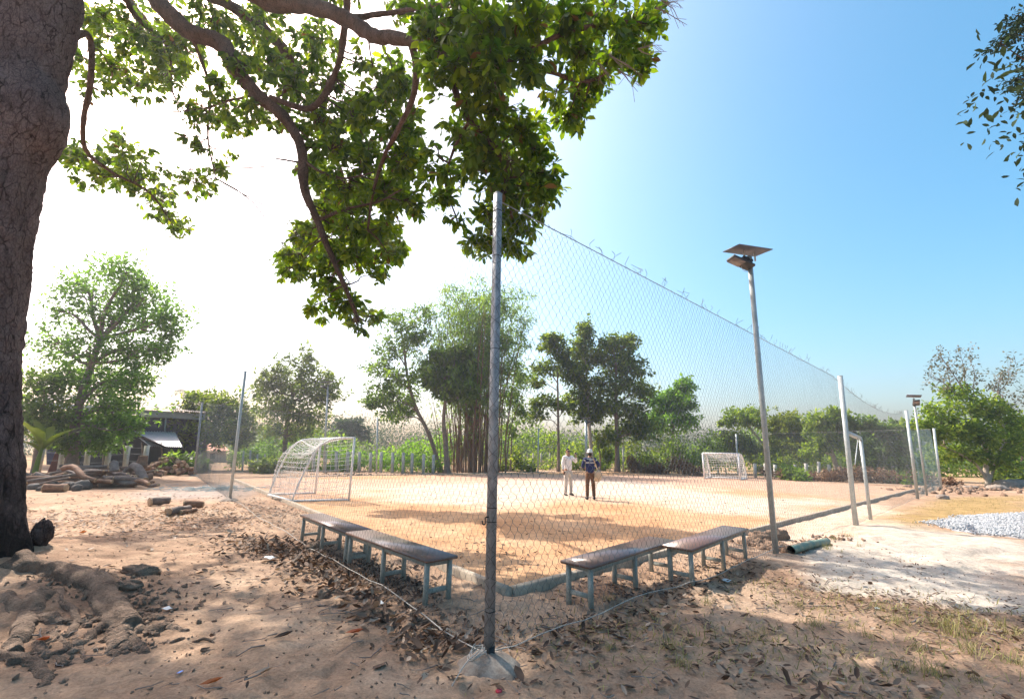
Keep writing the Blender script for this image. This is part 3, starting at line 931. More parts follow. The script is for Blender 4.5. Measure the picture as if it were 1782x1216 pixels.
tree('mixed green tree behind the right net, left of the far lamp', (1530, 834), [(1530, 810), (1526, 775)], .2,
     [(1505, 735, 20, 16, .6), (1520, 755, 34, 18, 1.1), (1560, 748, 30, 18, 1.1), (1500, 780, 34, 20, 1.2), (1545, 780, 38, 24, 1.3), (1585, 765, 26, 26, 1.1), (1520, 805, 40, 16, 1.0), (1575, 800, 30, 18, 1.0)], 'leaf_a', .32, 36, depth=37, dens=1.15)
tree('large spreading tree with bare top twigs beyond the net corner at the right', (1722, 846), [(1716, 815), (1722, 795), (1705, 760), (1690, 720)], .17,
     [(1640, 720, 40, 28, 1.1), (1680, 700, 40, 26, 1.1), (1720, 715, 40, 26, 1.2), (1755, 735, 30, 24, 1.0), (1625, 755, 34, 24, .9), (1665, 745, 40, 26, 1.2), (1710, 755, 42, 26, 1.5), (1750, 770, 34, 24, 1.2), (1640, 790, 30, 20, .7), (1740, 800, 32, 22, 1.0), (1690, 785, 28, 18, .6), (1605, 740, 22, 22, .6), (1660, 680, 30, 16, .5)],
     'leaf_olive', .27, 37, dens=.95, clump=.20, bark='trunk_pale', stems=[([(1705, 815), (1680, 795), (1650, 780), (1630, 770)], .10), ([(1735, 800), (1745, 770), (1750, 745)], .11)])
tree('bright green bush tree at the far right edge', (1775, 842), [(1776, 810)], .15, [(1768, 745, 26, 18, 1.1), (1795, 760, 30, 30, 1.2), (1770, 780, 26, 20, 1.1), (1772, 810, 24, 16, .8)], 'leaf_bright', .27, 38, depth=36)
# bare twigs on the crown of the big right tree
big = [o for o in bpy.data.objects if o.get('label', '').startswith('large spreading')][0]
r = np.random.default_rng(40)
b = np.array(big.location)
ms = MB(); ml = MB()
for (x0, y0, x1, y1) in [(1690, 700, 1635, 618), (1700, 700, 1672, 618), (1700, 700, 1685, 622), (1725, 710, 1768, 632), (1725, 715, 1755, 650), (1680, 700, 1620, 655), (1740, 730, 1775, 690), (1670, 700, 1650, 640), (1735, 720, 1740, 660)]:
    a = V_at(b, x0, y0); c = V_at(b, x1, y1)
    p = curve_to(a, c, r, .03, 9)
    ms.add(*[q if i else q - b for i, q in enumerate(tube(p, np.linspace(.05, .012, 9), 4, False))][:2])
    for i in range(3, 9):
        for s in range(3):
            e = p[i] + norm(r.normal(size=3) + (c - a) / np.linalg.norm(c - a)) * r.uniform(.3, .9)
            V, Qq = segs([p[i] - b], [e - b], .011, 3); ms.add(V, Qq)
            leaf_cloud(ml, (e - b)[None], np.array([.25]), 7, .2, r)
ms.build('twigs', M['twig'], big); ml.build('sparse_leaves', M['leaf_grey'], big)

# bamboo clump behind the corner post
r = np.random.default_rng(51)
bb = CAM + ray(822, 820) * (37.5 / ray(822, 820)[1]); bb[2] = -.05
bam = empty('bamboo_clump', bb, 'tall clump of brown bamboo with feathery pale tops behind the corner post', 'bamboo')
ppm = F_PX / 37.5
mc = MB()
NB = np.array([1, .40, 1])
for i in range(110):
    x = r.normal() * 1.15 + .15; y = r.normal() * .8
    h = r.uniform(8, 16.5); lean = x * .75 + r.normal() * 1.0; ly = y * .5 + r.normal() * .8
    pts = [np.array([x, y, 0])] + [np.array([x + lean * (t ** 1.8) + r.normal() * .06, y + ly * t ** 1.8, h * t - .13 * h * max(0, t - .65) ** 1.4]) for t in (.2, .4, .6, .8, 1.0)]
    p = spline(pts, 16)
    V, Qq, _ = tube(p, np.linspace(.055, .012, 16) * r.uniform(.5, 1.25), 6, False)
    MB().add(V, Qq).build('culm', M['culm'], bam, True)
    k = 9
    cc = p[np.clip(15 - (r.uniform(size=k) ** 1.5 * 8).astype(int), 0, 15)] + r.normal(size=(k, 3)) * np.array([.45, .45, .35])
    leaf_cloud(mc, cc, r.uniform(.3, .75, k), 22, .40, r, .9, T=DIA_V * NB, droop=.5)
    if i % 3 == 0:
        cc = p[r.integers(4, 9, 3)] + r.normal(size=(3, 3)) * .35
        leaf_cloud(mc, cc, r.uniform(.25, .5, 3), 16, .32, r, .9, T=DIA_V * NB, droop=.5)
for k in range(16):
    a = np.array([r.normal() * .8 + .6, r.normal() * .6, r.uniform(9.5, 13.5)]); e = a + np.array([r.uniform(.8, 3.0) * (1 if k % 3 else -1), r.normal() * .8, r.uniform(-.5, 1.8)])
    q = curve_to(a, e, r, .2, 8)
    V, Qq, _ = tube(q, np.linspace(.02, .006, 8), 4, False); MB().add(V, Qq).build('culm', M['culm'], bam, True)
    leaf_cloud(mc, q[2:] + r.normal(size=(6, 3)) * .2, r.uniform(.25, .5, 6), 18, .36, r, .9, T=DIA_V * NB, droop=.5)
mc.build('crown', M['leaf_bamboo'], bam)

# two slim grey trees and bushes right of the corner post
tree('thin pale sapling just right of the corner post beside the bamboo', (888, 818), [(890, 770), (892, 720)], .09, [(890, 690, 20, 22, .7), (905, 720, 20, 20, .6), (885, 750, 18, 18, .5), (905, 660, 20, 16, .5)], 'leaf_bamboo', .3, 52, depth=40, clump=.22)
tree('small crooked tree between the two tall trunks behind the people', (1044, 820), [(1044, 790), (1038, 775), (1030, 768)], .09, [(1045, 770, 14, 14, .6), (1055, 790, 14, 14, .6)], 'leaf_dark', .3, 53, depth=44)
for i, (x0, x1, yt, lf, dp, lab) in enumerate([
        (868, 925, 780, 'leaf_dark', (41, 41), 'dark low bush behind the rear fence, just right of the corner post'),
        (925, 1010, 745, 'leaf_olive', (50, 52), 'light olive thicket seen between the slim trunks behind the white shirted man'),
        (985, 1060, 770, 'leaf_dark', (47, 47), 'dark undergrowth at the foot of the tall tree group'),
        (1085, 1180, 762, 'leaf_dark', (46, 44), 'dark rounded thicket right of the reddish trunk'),
        (1170, 1262, 752, 'leaf_a', (43, 43), 'arching green thicket left of the far goal'),
        (1320, 1400, 790, 'leaf_dark', (41, 39), 'dark low bushes between the lamp pole and the yellow green tree'),
        (1555, 1592, 824, 'leaf_a', (31, 31), 'small fresh green bush at the foot of the dry brush behind the right net'),
        (1740, 1800, 800, 'leaf_dark', (33, 33), 'dark bush at the foot of the tree by the right edge'),
        (300, 345, 785, 'leaf_a', (28, 29), 'green creeper beside the woodpile'),
        (452, 480, 795, 'leaf_dark', (31, 31), 'dark small bush behind the far corner of the left goal'),
        (1370, 1400, 812, 'leaf_a', (33, 33), 'leafy green shrub by the right foot of the lamp pole in front of pale posts')]):
    plant_mass('bush', lab, 'bush', (x0, 800), (x1, 800), yt, lf, .3, dp, 60 + i, k=int(20 + (x1 - x0) * .5), per=32, thick=2.2)
plant_mass('far_hedge', 'soft green hedge line behind the field between the left goal and the bamboo', 'hedge', (380, 800), (900, 800), 742, 'leaf_a', .42, (62, 62), 81, k=260, per=34, thick=6, kind='stuff')
plant_mass('far_hedge', 'green thicket line behind the rear posts from the bamboo to the far goal', 'hedge', (860, 800), (1420, 800), 748, 'leaf_a', .40, (58, 54), 82, k=280, per=34, thick=6, kind='stuff')
plant_mass('far_hedge', 'green thicket line behind the trees at the right', 'hedge', (1380, 800), (1800, 800), 770, 'leaf_olive', .40, (50, 46), 83, k=200, per=34, thick=5, kind='stuff')
# bright bank of creepers and weeds behind the concrete posts (uncountable)
plant_mass('weeds', 'bright green bank of creepers and weeds behind the concrete posts', 'weeds', (430, 800), (790, 800), 752, 'leaf_bright', .30, (42, 42), 75, k=170, per=34, thick=5, kind='stuff')
plant_mass('weeds', 'tall light green weeds just behind the row of concrete posts', 'weeds', (400, 800), (770, 800), 790, 'leaf_bright', .2, (34.5, 36.5), 76, k=200, per=34, thick=1.5, kind='stuff')
plant_mass('dry_brush', 'heap of brown dry brush at the edge of the field left of the far goal', 'brush', (1090, 800), (1215, 800), 796, 'dry', .2, (42, 38), 77, k=120, per=34, thick=1.6, kind='stuff')
plant_mass('dry_brush', 'band of brown dry brush along the far right edge of the field', 'brush', (1330, 800), (1650, 800), 812, 'dry', .2, (35, 30), 78, k=220, per=30, thick=2.5, kind='stuff')
plant_mass('dry_brush', 'yellow dry weeds behind the far concrete posts', 'brush', (900, 800), (1060, 800), 792, 'leaf_olive', .22, (46, 46), 79, k=90, per=30, thick=2, kind='stuff')

# coconut palm and banana plant at the left
def frond(mb, p0, dirn, L, r, w=.16, n=14, droop=.55):
    d = norm(dirn); pts = [p0 + d * L * t + np.array([0, 0, -droop * L * t * t]) for t in np.linspace(0, 1, 8)]
    p = spline(pts, n)
    V, Qq, _ = tube(p, np.linspace(.03, .008, n), 4, False); mb.add(V, Qq, None, .4)
    T, Nn, Bb = frames(p)
    side = np.cross(T, np.array([0, 0, 1.0])); side /= np.linalg.norm(side, axis=1)[:, None] + 1e-9
    for s in (-1, 1):
        f = side * s + T * .5 + np.array([0, 0, -.35])
        scatter(mb, DIA_V * np.array([1, .16, 1]), DIA_Q, None, np.repeat(p[2:], 2, 0), basis(np.repeat(f[2:], 2, 0) + r.normal(size=(2 * (n - 2), 3)) * .12, np.tile([0, 0, 1.0], (2 * (n - 2), 1))), L * .28, r.uniform(.3, .7, 2 * (n - 2)))


r = np.random.default_rng(80)
pb = CAM + ray(330, 800) * (44 / ray(330, 800)[1]); pb[2] = 0
palm = empty('palm_tree', pb, 'coconut palm showing only its fronds above the shed roof', 'palm tree')
ptop = V_at(pb, 333, 690) - pb
V, Qq, Tt = tube(spline([np.array([0, 0, -.1]), np.array([.1, 0, ptop[2] * .5]), ptop], 12), np.linspace(.2, .13, 12), 8)
MB().add(V, Qq, Tt).build('trunk', M['trunk'], palm, True)
for k in range(13):
    a = k * 2.4; mb = MB()
    frond(mb, ptop, (math.cos(a), math.sin(a), r.uniform(.2, 1.3)), r.uniform(1.8, 2.5), r)
    mb.build('frond', M['leaf_grey'], palm)
bb2 = GZ(58, 832)
ban = empty('banana_plant', bb2, 'yellow green banana plant just right of the big trunk', 'banana plant')
V, Qq, Tt = tube(spline([np.array([0, 0, -.1]), np.array([0.02, 0, .8]), np.array([.08, 0, 1.6])], 8), np.linspace(.12, .06, 8), 8)
MB().add(V, Qq, Tt).build('stem', M['leaf_olive'], ban, True)
BL = np.array([[t, w * s, -.03 * abs(s) + 0] for t, w in ((0, .02), (.2, .08), (.5, .11), (.8, .08), (1, .01)) for s in (-1, 0, 1)])
BLQ = [[i * 3 + j, i * 3 + j + 1, i * 3 + j + 4, i * 3 + j + 3] for i in range(4) for j in range(2)]
for k in range(10):
    a = k * 2.4 + .4; f = np.array([[math.cos(a), math.sin(a), r.uniform(.9, 2.8)]])
    V = BL.copy(); V[:, 2] += -.45 * V[:, 0] ** 2 + np.abs(V[:, 1]) * .6
    mb = MB(); scatter(mb, V, BLQ, None, np.array([[.08, 0, 1.55 - .1 * k * .4]]), basis(f, np.array([[0, 0, 1.0]])), r.uniform(1.4, 2.0), r.uniform(.1, .6))
    mb.build('leaf', M['leaf_yellow'], ban, True)

# ------------------------------------------------------------------ shed, small house
def quad_sheet(mb, a, b, c, d, th=.03):
    a, b, c, d = [np.asarray(q, float) for q in (a, b, c, d)]
    n = norm(np.cross(b - a, d - a)) * th
    V = np.array([a, b, c, d, a + n, b + n, c + n, d + n])
    mb.add(V, BOX_Q)


def corrug(mb, a, b, c, d, ribs=30, amp=.02, th=.015):
    """ribbed sheet a-b (along eave) to d-c (along ridge)"""
    a, b, c, d = [np.asarray(q, float) for q in (a, b, c, d)]
    n = norm(np.cross(b - a, d - a))
    t = np.linspace(0, 1, ribs * 2 + 1); off = np.where(np.arange(len(t)) % 2, amp, -amp)
    e = a + (b - a) * t[:, None] + n * off[:, None]; f = d + (c - d) * t[:, None] + n * off[:, None]
    m_ = len(t); V = np.vstack([e, f, e - n * th, f - n * th]); i = np.arange(m_ - 1)
    Q = np.vstack([np.stack([i, i + 1, m_ + i + 1, m_ + i], -1), np.stack([2 * m_ + i + 1, 2 * m_ + i, 3 * m_ + i, 3 * m_ + i + 1], -1)])
    mb.add(V, Q)


SD = 31.0
def S(px, py, d=SD):
    q = ray(px, py); return CAM + q * (d / q[1])


sb = S(265, 815); sb[2] = 0
shed = empty('shed', sb, 'dark blue sheet metal shed with a rusty flat roof and a pale lean-to roof', 'shed')


def part(name, m, root, fn, smoothed=False):
    mb = MB(); fn(mb)
    mb.v = [v - np.array(root.location) for v in mb.v]
    return mb.build(name, m, root, smoothed)


part('wall', M['blue_wall'], shed, lambda mb: corrug(mb, S(80, 808, 33), S(345, 815, 33), S(345, 728, 33), S(80, 715, 33), 60, .03))
part('wall', M['blue_wall'], shed, lambda mb: corrug(mb, S(345, 815, 33), S(352, 815, 41), S(352, 735, 41), S(345, 728, 33), 30, .03))
part('roof', M['roof_dark'], shed, lambda mb: corrug(mb, S(60, 694, 31.8), S(360, 718, 31.8), S(345, 706, 41), S(90, 684, 41), 90, .03))
part('fascia', M['steel_beam'], shed, lambda mb: mb.add(*beam(S(60, 703, 32.4), S(356, 726, 32.4), .06, .42)))
part('gutter_rail', M['steel_beam'], shed, lambda mb: mb.add(*beam(S(200, 722, 32.7), S(330, 728, 32.7), .05, .1)))
part('wall_rib', M['steel_beam'], shed, lambda mb: mb.add(*beam(S(289, 727, 32.8), S(287, 752, 32.8), .06, .1)))
part('lean_to_roof', M['roof_pale'], shed, lambda mb: corrug(mb, S(262, 776, 29.6), S(318, 777, 29.6), S(305, 751, 32.6), S(228, 750, 32.6), 16, .03))
part('awning', M['shade_cloth'], shed, lambda mb: quad_sheet(mb, S(196, 737, 30.5), S(300, 783, 28.5), S(262, 772, 31.8), S(205, 738, 32), .05))
part('back_sheet', M['shade_cloth'], shed, lambda mb: corrug(mb, S(130, 815, 32.4), S(300, 815, 32.4), S(300, 776, 32.4), S(130, 736, 32.4), 20, .02))
for x in (178, 214, 246, 280):
    part('awning_post', M['trunk'], shed, lambda mb: mb.add(*tube(spline([S(x, 818, 30) * [1, 1, 0], S(x + 2, 790, 30), S(x + 1, 770 if x > 200 else 750, 30)], 5), .05, 6)))
mpb = S(95, 822, 27); mpb[2] = 0
mar = empty('maroon_sheet', mpb, 'dark maroon sheet leaning up beside the trunk of the light green tree', 'sheet')
part('sheet', M['maroon'], mar, lambda mb: corrug(mb, S(82, 822, 26.4), S(124, 822, 27), S(122, 752, 28), S(108, 756, 27.6), 9, .03))
part('prop', M['trunk'], mar, lambda mb: mb.add(*tube(np.array([S(118, 815, 28.4) * [1, 1, 0], S(116, 757, 28)]), .04, 6)))

hb = S(372, 800, 52); hb[2] = 0
house = empty('small_house', hb, 'small far house with a terracotta roof seen through the net corner', 'house')
part('wall', M['wall_pale'], house, lambda mb: [quad_sheet(mb, S(352, 806, 52), S(392, 806, 52), S(392, 781, 52), S(352, 781, 52), .1), quad_sheet(mb, S(392, 806, 52), S(391, 806, 58), S(391, 782, 58), S(392, 781, 52), .1)])
part('window', M['shade_cloth'], house, lambda mb: quad_sheet(mb, S(366, 798, 51.95), S(374, 798, 51.95), S(374, 788, 51.95), S(366, 788, 51.95), .05))
part('roof', M['tile_roof'], house, lambda mb: [corrug(mb, S(343, 783, 51.2), S(399, 784, 51.2), S(388, 773, 55), S(352, 771, 55), 26, .03), corrug(mb, S(399, 784, 51.2), S(396, 783, 59), S(386, 773, 56), S(388, 773, 55), 14, .03)])


# ------------------------------------------------------------------ concrete fence posts
def conc_fence(label, posts, wires, name='boundary_fence', w=.11):
    """posts: (base px, base py, top px, top py[, depth])"""
    b0 = None; pts = []
    for (bx, by, tx, ty, dp) in posts:
        d = ray(bx, by); a = CAM + d * (dp / d[1]); a[2] = 0
        t = V_at(a, tx, ty); pts.append((a, t))
    b0 = pts[0][0]
    root = empty(name, b0, label, 'fence')
    for i, (a, t) in enumerate(pts):
        V, Qq, _ = beam(a + [0, 0, -.2], t, w, w, (0, 1, 0), .015)
        MB().add(V - b0, Qq).build('post', M['post_conc'], root)
    mb = MB()
    for f in wires:
        for (a, t), (a2, t2) in zip(pts[:-1], pts[1:]):
            p = a + (t - a) * f; q = a2 + (t2 - a2) * f
            m = (p + q) / 2 + [0, 0, -.04]
            V, Qq = segs([p - b0, m - b0], [m - b0, q - b0], .006); mb.add(V, Qq)
            bars = np.linspace(0, 1, 14)[1:-1]
            bp = p + (q - p) * bars[:, None] - b0 - np.array([0, 0, .03])
            V, Qq = segs(bp - [0.02, .02, .03], bp + [.02, .02, .03], .004); mb.add(V, Qq)
    mb.build('barbed_wire', M['net'], root)
    return root


conc_fence('leaning pale concrete posts with barbed wire in front of the shed', [(30, 822, 38, 772, 27), (66, 820, 76.5, 772, 26.5), (105, 818, 111.4, 772.6, 26.5), (150, 818, 154, 783, 27), (185, 818, 191, 778, 27), (218, 816, 223, 775, 27.4), (252, 816, 256, 775, 27.8)], (.45, .72, .93), w=.2)
conc_fence('row of pale concrete posts behind the field, left of the bamboo', [(x, 824, x + .6, 785.5 + (x - 560) * .0, 34.5) for x in (545, 565, 585, 605)] + [(x, 824, x + 1.2, yt, 34) for x, yt in ((624.5, 785.5), (644, 787), (662.5, 786), (682.5, 787), (701, 787), (716.5, 788), (736.5, 790), (753.5, 791))], (.35, .62, .9), w=.19)
conc_fence('dark wooden and iron stakes behind the left net corner', [(408, 826, 409, 788, 33), (421, 826, 424, 784, 33), (433, 827, 436, 783, 32), (447, 826, 448, 790, 33), (460, 826, 461, 790, 34)], (.5, .85), w=.1)
conc_fence('far pale posts behind the two people', [(x, 822, x, 788, 47) for x in (895, 912, 928, 942, 957, 985, 1003, 1016)], (.4, .85), w=.17)
conc_fence('pale posts at the right between the lamp pole and the gate', [(x, 828, x - .5, yt, 37) for x, yt in ((1314, 806), (1332, 806), (1349, 808), (1383, 808), (1403, 806), (1425, 803), (1443, 808), (1462, 810))], (.5, .85), w=.19)
conc_fence('small pale posts under the trees behind the right net', [(x, 832, x - .5, yt, 36) for x, yt in ((1500, 812), (1529, 808), (1554, 810), (1580, 808))], (.5, .85), w=.16)

# ------------------------------------------------------------------ the big tree over the picture
r = np.random.default_rng(100)
TB = np.array([TRUNK_XY[0], TRUNK_XY[1], 0.0])
hero = empty('broadleaf_tree', TB, 'huge tree with cracked bark at the left edge, its leafy limbs overhanging the field', 'tree')
edge_px = [(50, 1000), (46, 940), (46, 870), (43, 775), (41, 690), (42, 620), (49, 519), (63, 420), (86, 311), (119, 240), (114, 170), (130, 104), (146, 40), (152, 0)]
rad_t = [.78, .62, .55, .50, .49, .485, .48, .48, .48, .50, .47, .48, .50, .52]
ax = []
for (px, py), rr in zip(edge_px, rad_t):
    e = V_at(np.array([0, TRUNK_XY[1], 0]), px, py)
    hd = norm(np.array([e[0], e[1]]))
    ax.append([e[0] - rr * 1.06 * hd[1], e[1] + rr * 1.06 * hd[0], e[2], rr])
ax = np.array(ax)
ax = np.vstack([[ax[0][0] - .02, ax[0][1], -.3, .85], ax, [ax[-1][0] - .15, ax[-1][1] + .2, ax[-1][2] + 1.3, .50], [ax[-1][0] - .2, ax[-1][1] + .4, ax[-1][2] + 3.0, .40]])
sp = spline(ax, 260)
V, Qq, Tt = tube(sp[:, :3], sp[:, 3], 120, True)
ns = 120
rows = len(sp)
ang = np.tile(np.arange(ns) * 2 * math.pi / ns, rows); hgt = np.repeat(sp[:, 2], ns)
cen = np.repeat(sp[:, :3], ns, 0); body = V[:rows * ns]
rel = body - cen
cx, sx_ = np.cos(ang), np.sin(ang)
disp = (fbm(cx * 3 + hgt * .8, sx_ * 3 + hgt * .4, 5, 3) - .5) * .12 + (fbm(ang * 7, hgt * 5, 8, 3) - .5) * .05 + (vnoise(ang * 14, hgt * 9, 9) - .5) * .03 + (vnoise(ang * 26, hgt * 17, 10) - .5) * .015
flare = np.exp(-np.maximum(hgt, 0) / .45)
disp += flare * (np.maximum(0, np.sin(ang * 5 + .6)) ** 2) * .22
burl = np.exp(-(((hgt - np.interp(0, [0], [sp[np.argmin(np.abs(sp[:, 2] - V_at(np.array([0, TRUNK_XY[1], 0]), 119, 240)[2])), 2]])) / .35) ** 2))
disp += burl * .05 * (1 + np.sin(ang * 3))
body = body + rel / (np.linalg.norm(rel, axis=1)[:, None] + 1e-9) * disp[:, None]
V[:rows * ns] = body
MB().add(V - TB, Qq, Tt).build('trunk', M['bark'], hero, True)
# roots and the burl of the foot
for k, (pp, r0, r1) in enumerate([
        ([(20, 1010), (95, 1015), (150, 1040), (195, 1075), (222, 1100)], .17, .12),
        ([(190, 1072), (232, 1096), (262, 1098), (290, 1092), (330, 1096)], .11, .03),
        ([(212, 1098), (214, 1120), (222, 1138)], .12, .04), ([(200, 1095), (196, 1122), (203, 1146)], .09, .02), ([(225, 1100), (240, 1128), (262, 1140)], .08, .02),
        ([(130, 1030), (185, 1052), (235, 1072), (285, 1078)], .08, .05),
        ([(192, 1085), (150, 1112), (95, 1138), (15, 1160)], .06, .045),
        ([(-20, 1128), (40, 1150), (90, 1178), (60, 1200)], .07, .03),
        ([(0, 1055), (50, 1080), (95, 1092), (150, 1090)], .11, .03),
        ([(60, 1060), (40, 1100), (20, 1135)], .12, .06),
        ([(150, 1050), (210, 1062), (262, 1060), (300, 1052)], .05, .02), ([(90, 1100), (140, 1130), (170, 1160)], .05, .015), ([(60, 1120), (110, 1150), (160, 1150)], .05, .015),
        ([(225, 1108), (275, 1118), (330, 1112), (380, 1118)], .035, .008), ([(170, 1060), (190, 1090), (185, 1120)], .06, .02), ([(100, 1050), (130, 1075), (120, 1105), (70, 1125)], .06, .03), ([(240, 1085), (270, 1075), (300, 1082)], .05, .03),
        ([(120, 1012), (180, 1020), (222, 1038)], .07, .03), ([(150, 1042), (170, 1075), (150, 1095)], .08, .03)]):
    q = np.array([GZ(*a) for a in pp]); r0 *= .80; r1 *= .9; q[:, 2] -= np.linspace(.015, .012, len(q))
    s = spline(q, 60)
    s += np.stack([(fbm(np.arange(60) * .12, np.full(60, k * 3.3 + o_), 4) - .5) * am for o_, am in ((0, .10), (1, .10), (2, .07))], -1)
    V, Qq, Tt = tube(s, np.linspace(r0, r1, 60), 28, True, .28, 3, k)
    cr = np.repeat(s, 28, 0); rel = V[:len(cr)] - cr
    V[:len(cr)] = cr + rel * (1 + .45 * (fbm(V[:len(cr), 0] * 9 + V[:len(cr), 2] * 7, V[:len(cr), 1] * 9, 30 + k, 4) - .5))[:, None]
    MB().add(V - TB, Qq, Tt).build('root', M['root'], hero, True)
q = GZ(64, 985)
nb1, nb2 = 40, 26
th, ph0 = np.meshgrid(np.arange(nb1) * 2 * math.pi / nb1, np.linspace(-.5, .5, nb2) * math.pi)
bx, by, bz = np.cos(th) * np.cos(ph0), np.sin(th) * np.cos(ph0), np.sin(ph0)
bf = 1 + .7 * (fbm(bx * 2 + 3, by * 2 + bz * 2.5, 77, 4) - .5) + .35 * (fbm(bx * 6, by * 5 + bz * 7, 78, 2) - .5)
Vb0 = np.stack([bx * bf * .09, by * bf * .13, bz * bf * .19], -1).reshape(-1, 3) + q + np.array([-.04, 0, .12])
ib = np.arange(nb1 * nb2).reshape(nb2, nb1)
MB().add(Vb0 - TB, np.stack([ib[:-1], np.roll(ib, -1, 1)[:-1], np.roll(ib, -1, 1)[1:], ib[1:]], -1).reshape(-1, 4)).build('burl', M['bark'], hero, True)

tt = sp[np.argmin(np.abs(sp[:, 2] - 9.6)), :3]


def limb(name, pts, r0, r1, n=40, wob=.18, seed=0, sides=12):
    """pts: (px, py, distance along the view)"""
    q = np.array(pts)
    s = spline(q, n)
    t = np.linspace(0, 1, n)
    s += np.stack([(fbm(t * 9, t * 0 + seed, 3) - .5), (fbm(t * 9, t * 0 + seed + 5, 4) - .5), (fbm(t * 9, t * 0 + seed + 9, 5) - .5)], -1) * .22 * (r0 + .05)
    n2 = n * 3; s2 = spline(s, n2); sd_ = max(sides, 20 if r0 > .1 else 10)
    V, Qq, Tt = tube(s2, np.linspace(r0, r1, n2), sd_, True, wob, 6, seed)
    c0 = np.repeat(s2, sd_, 0); k0 = len(c0)
    V[:k0] = c0 + (V[:k0] - c0) * (1 + .32 * (fbm(V[:k0, 0] * 10 + V[:k0, 2] * 9, V[:k0, 1] * 10 - V[:k0, 2] * 7, 50 + seed, 3) - .5))[:, None]
    MB().add(V - TB, Qq, Tt).build(name, M['limb'], hero, True)
    return s


_P = P
def PL(x, y, d):
    return _P(x, y, d * float(np.interp(x, [200, 440, 640, 800], [1.08, 1.22, 1.28, 1.12])))


LIMB = []
LIMB.append(limb('limb', [tt, PL(250, -60, 8.3), PL(390, -38, 7.0), PL(470, 2, 6.5), PL(545, 12, 6.2), PL(600, 33, 5.9), PL(650, 62, 5.6), PL(710, 70, 5.3), PL(770, 95, 5.0), PL(820, 130, 4.8)], .20, .05, 60, seed=1))
LIMB.append(limb('limb', [tt + np.array([0, 0, -.7]), PL(235, -45, 8.0), PL(285, 15, 7.6), PL(330, 55, 7.4), PL(385, 76, 7.2), PL(408, 120, 7.0), PL(445, 165, 6.9), PL(500, 212, 6.8), PL(524, 262, 6.7), PL(530, 330, 6.6), PL(552, 385, 6.5), PL(575, 440, 6.4), PL(603, 505, 6.3), PL(625, 560, 6.3)], .185, .025, 70, seed=2))
LIMB.append(limb('limb', [PL(608, -60, 5.9), PL(604, 10, 6.0), PL(598, 60, 6.2), PL(588, 115, 6.4), PL(560, 172, 6.6), PL(532, 190, 6.7), PL(470, 170, 6.85)], .06, .05, 30, seed=3))
LIMB.append(limb('branch', [PL(715, 75, 5.3), PL(724, 120, 5.4), PL(718, 170, 5.6), PL(692, 228, 5.8), PL(672, 265, 6.0), PL(650, 330, 6.1), PL(640, 400, 6.2)], .055, .02, 30, seed=4))
LIMB.append(limb('branch', [PL(785, 105, 4.95), PL(795, 165, 5.0), PL(812, 205, 5.1), PL(850, 242, 5.2), PL(880, 300, 5.3), PL(870, 360, 5.4), PL(850, 420, 5.5)], .05, .015, 30, seed=5))
LIMB.append(limb('branch', [PL(820, 130, 4.8), PL(900, 100, 4.8), PL(980, 60, 5.0), PL(1060, 40, 5.3), PL(1130, 40, 5.6)], .05, .015, 30, seed=6))
LIMB.append(limb('branch', [PL(900, 100, 4.8), PL(970, 130, 5.2), PL(1030, 140, 5.6), PL(1095, 100, 6.0)], .035, .012, 24, seed=7))
LIMB.append(limb('limb', [tt + np.array([.1, .1, -2.2]), PL(150, 60, 8.4), PL(158, 140, 8.6), PL(146, 205, 8.8), PL(150, 262, 9.2), PL(195, 300, 9.8), PL(260, 335, 10.4), PL(300, 390, 10.8)], .065, .02, 40, seed=8))
LIMB.append(limb('branch', [PL(330, 55, 7.4), PL(352, 110, 7.7), PL(366, 160, 8.0), PL(362, 240, 8.4), PL(375, 310, 8.8)], .035, .012, 24, seed=9))
LIMB.append(limb('branch', [PL(600, 33, 5.9), PL(640, 28, 5.8), PL(700, 20, 5.6), PL(770, 10, 5.3), PL(860, 20, 5.0)], .05, .02, 24, seed=10))
LIMB.append(limb('branch', [PL(445, 165, 6.9), PL(400, 175, 7.4), PL(350, 190, 7.9), PL(300, 195, 8.4)], .03, .01, 20, seed=11))
LIMB.append(limb('branch', [PL(210, -60, 8.5), PL(230, 20, 8.8), PL(290, 80, 9.0), PL(300, 130, 9.2)], .08, .015, 20, seed=12))
LIMB.append(limb('dead_branch', [PL(530, 285, 6.65), PL(505, 280, 6.6), PL(480, 276, 6.55)], .022, .012, 10, seed=13, sides=7))
LIMB.append(limb('branch', [PL(530, 280, 6.65), PL(560, 300, 6.5), PL(600, 310, 6.4), PL(650, 300, 6.2)], .03, .01, 14, seed=14))
LIMB.append(limb('branch', [PL(552, 385, 6.5), PL(600, 365, 6.4), PL(660, 350, 6.2), PL(700, 330, 6.0)], .03, .01, 14, seed=15))
LIMB.append(limb('branch', [PL(820, 205, 5.1), PL(790, 260, 5.4), PL(775, 320, 5.7), PL(795, 380, 5.9)], .025, .01, 16, seed=16))
_P2 = PL
LIMB.append(limb('limb', [tt + np.array([0, .2, .6]), P(255, 40, 11.5), P(290, 110, 12.6), P(300, 160, 13.2)], .10, .03, 30, seed=20))
LIMB.append(limb('limb', [tt + np.array([.1, .3, .9]), P(470, 60, 10.5), P(560, 230, 12.5), P(600, 330, 14.2), P(590, 430, 17.0)], .14, .03, 36, seed=21))
LIMB.append(limb('limb', [LIMB[0][48], P(840, 90, 8.5), P(880, 230, 10.8), P(895, 370, 12.4)], .07, .02, 30, seed=22))
ALLP = np.vstack([l for l in LIMB])

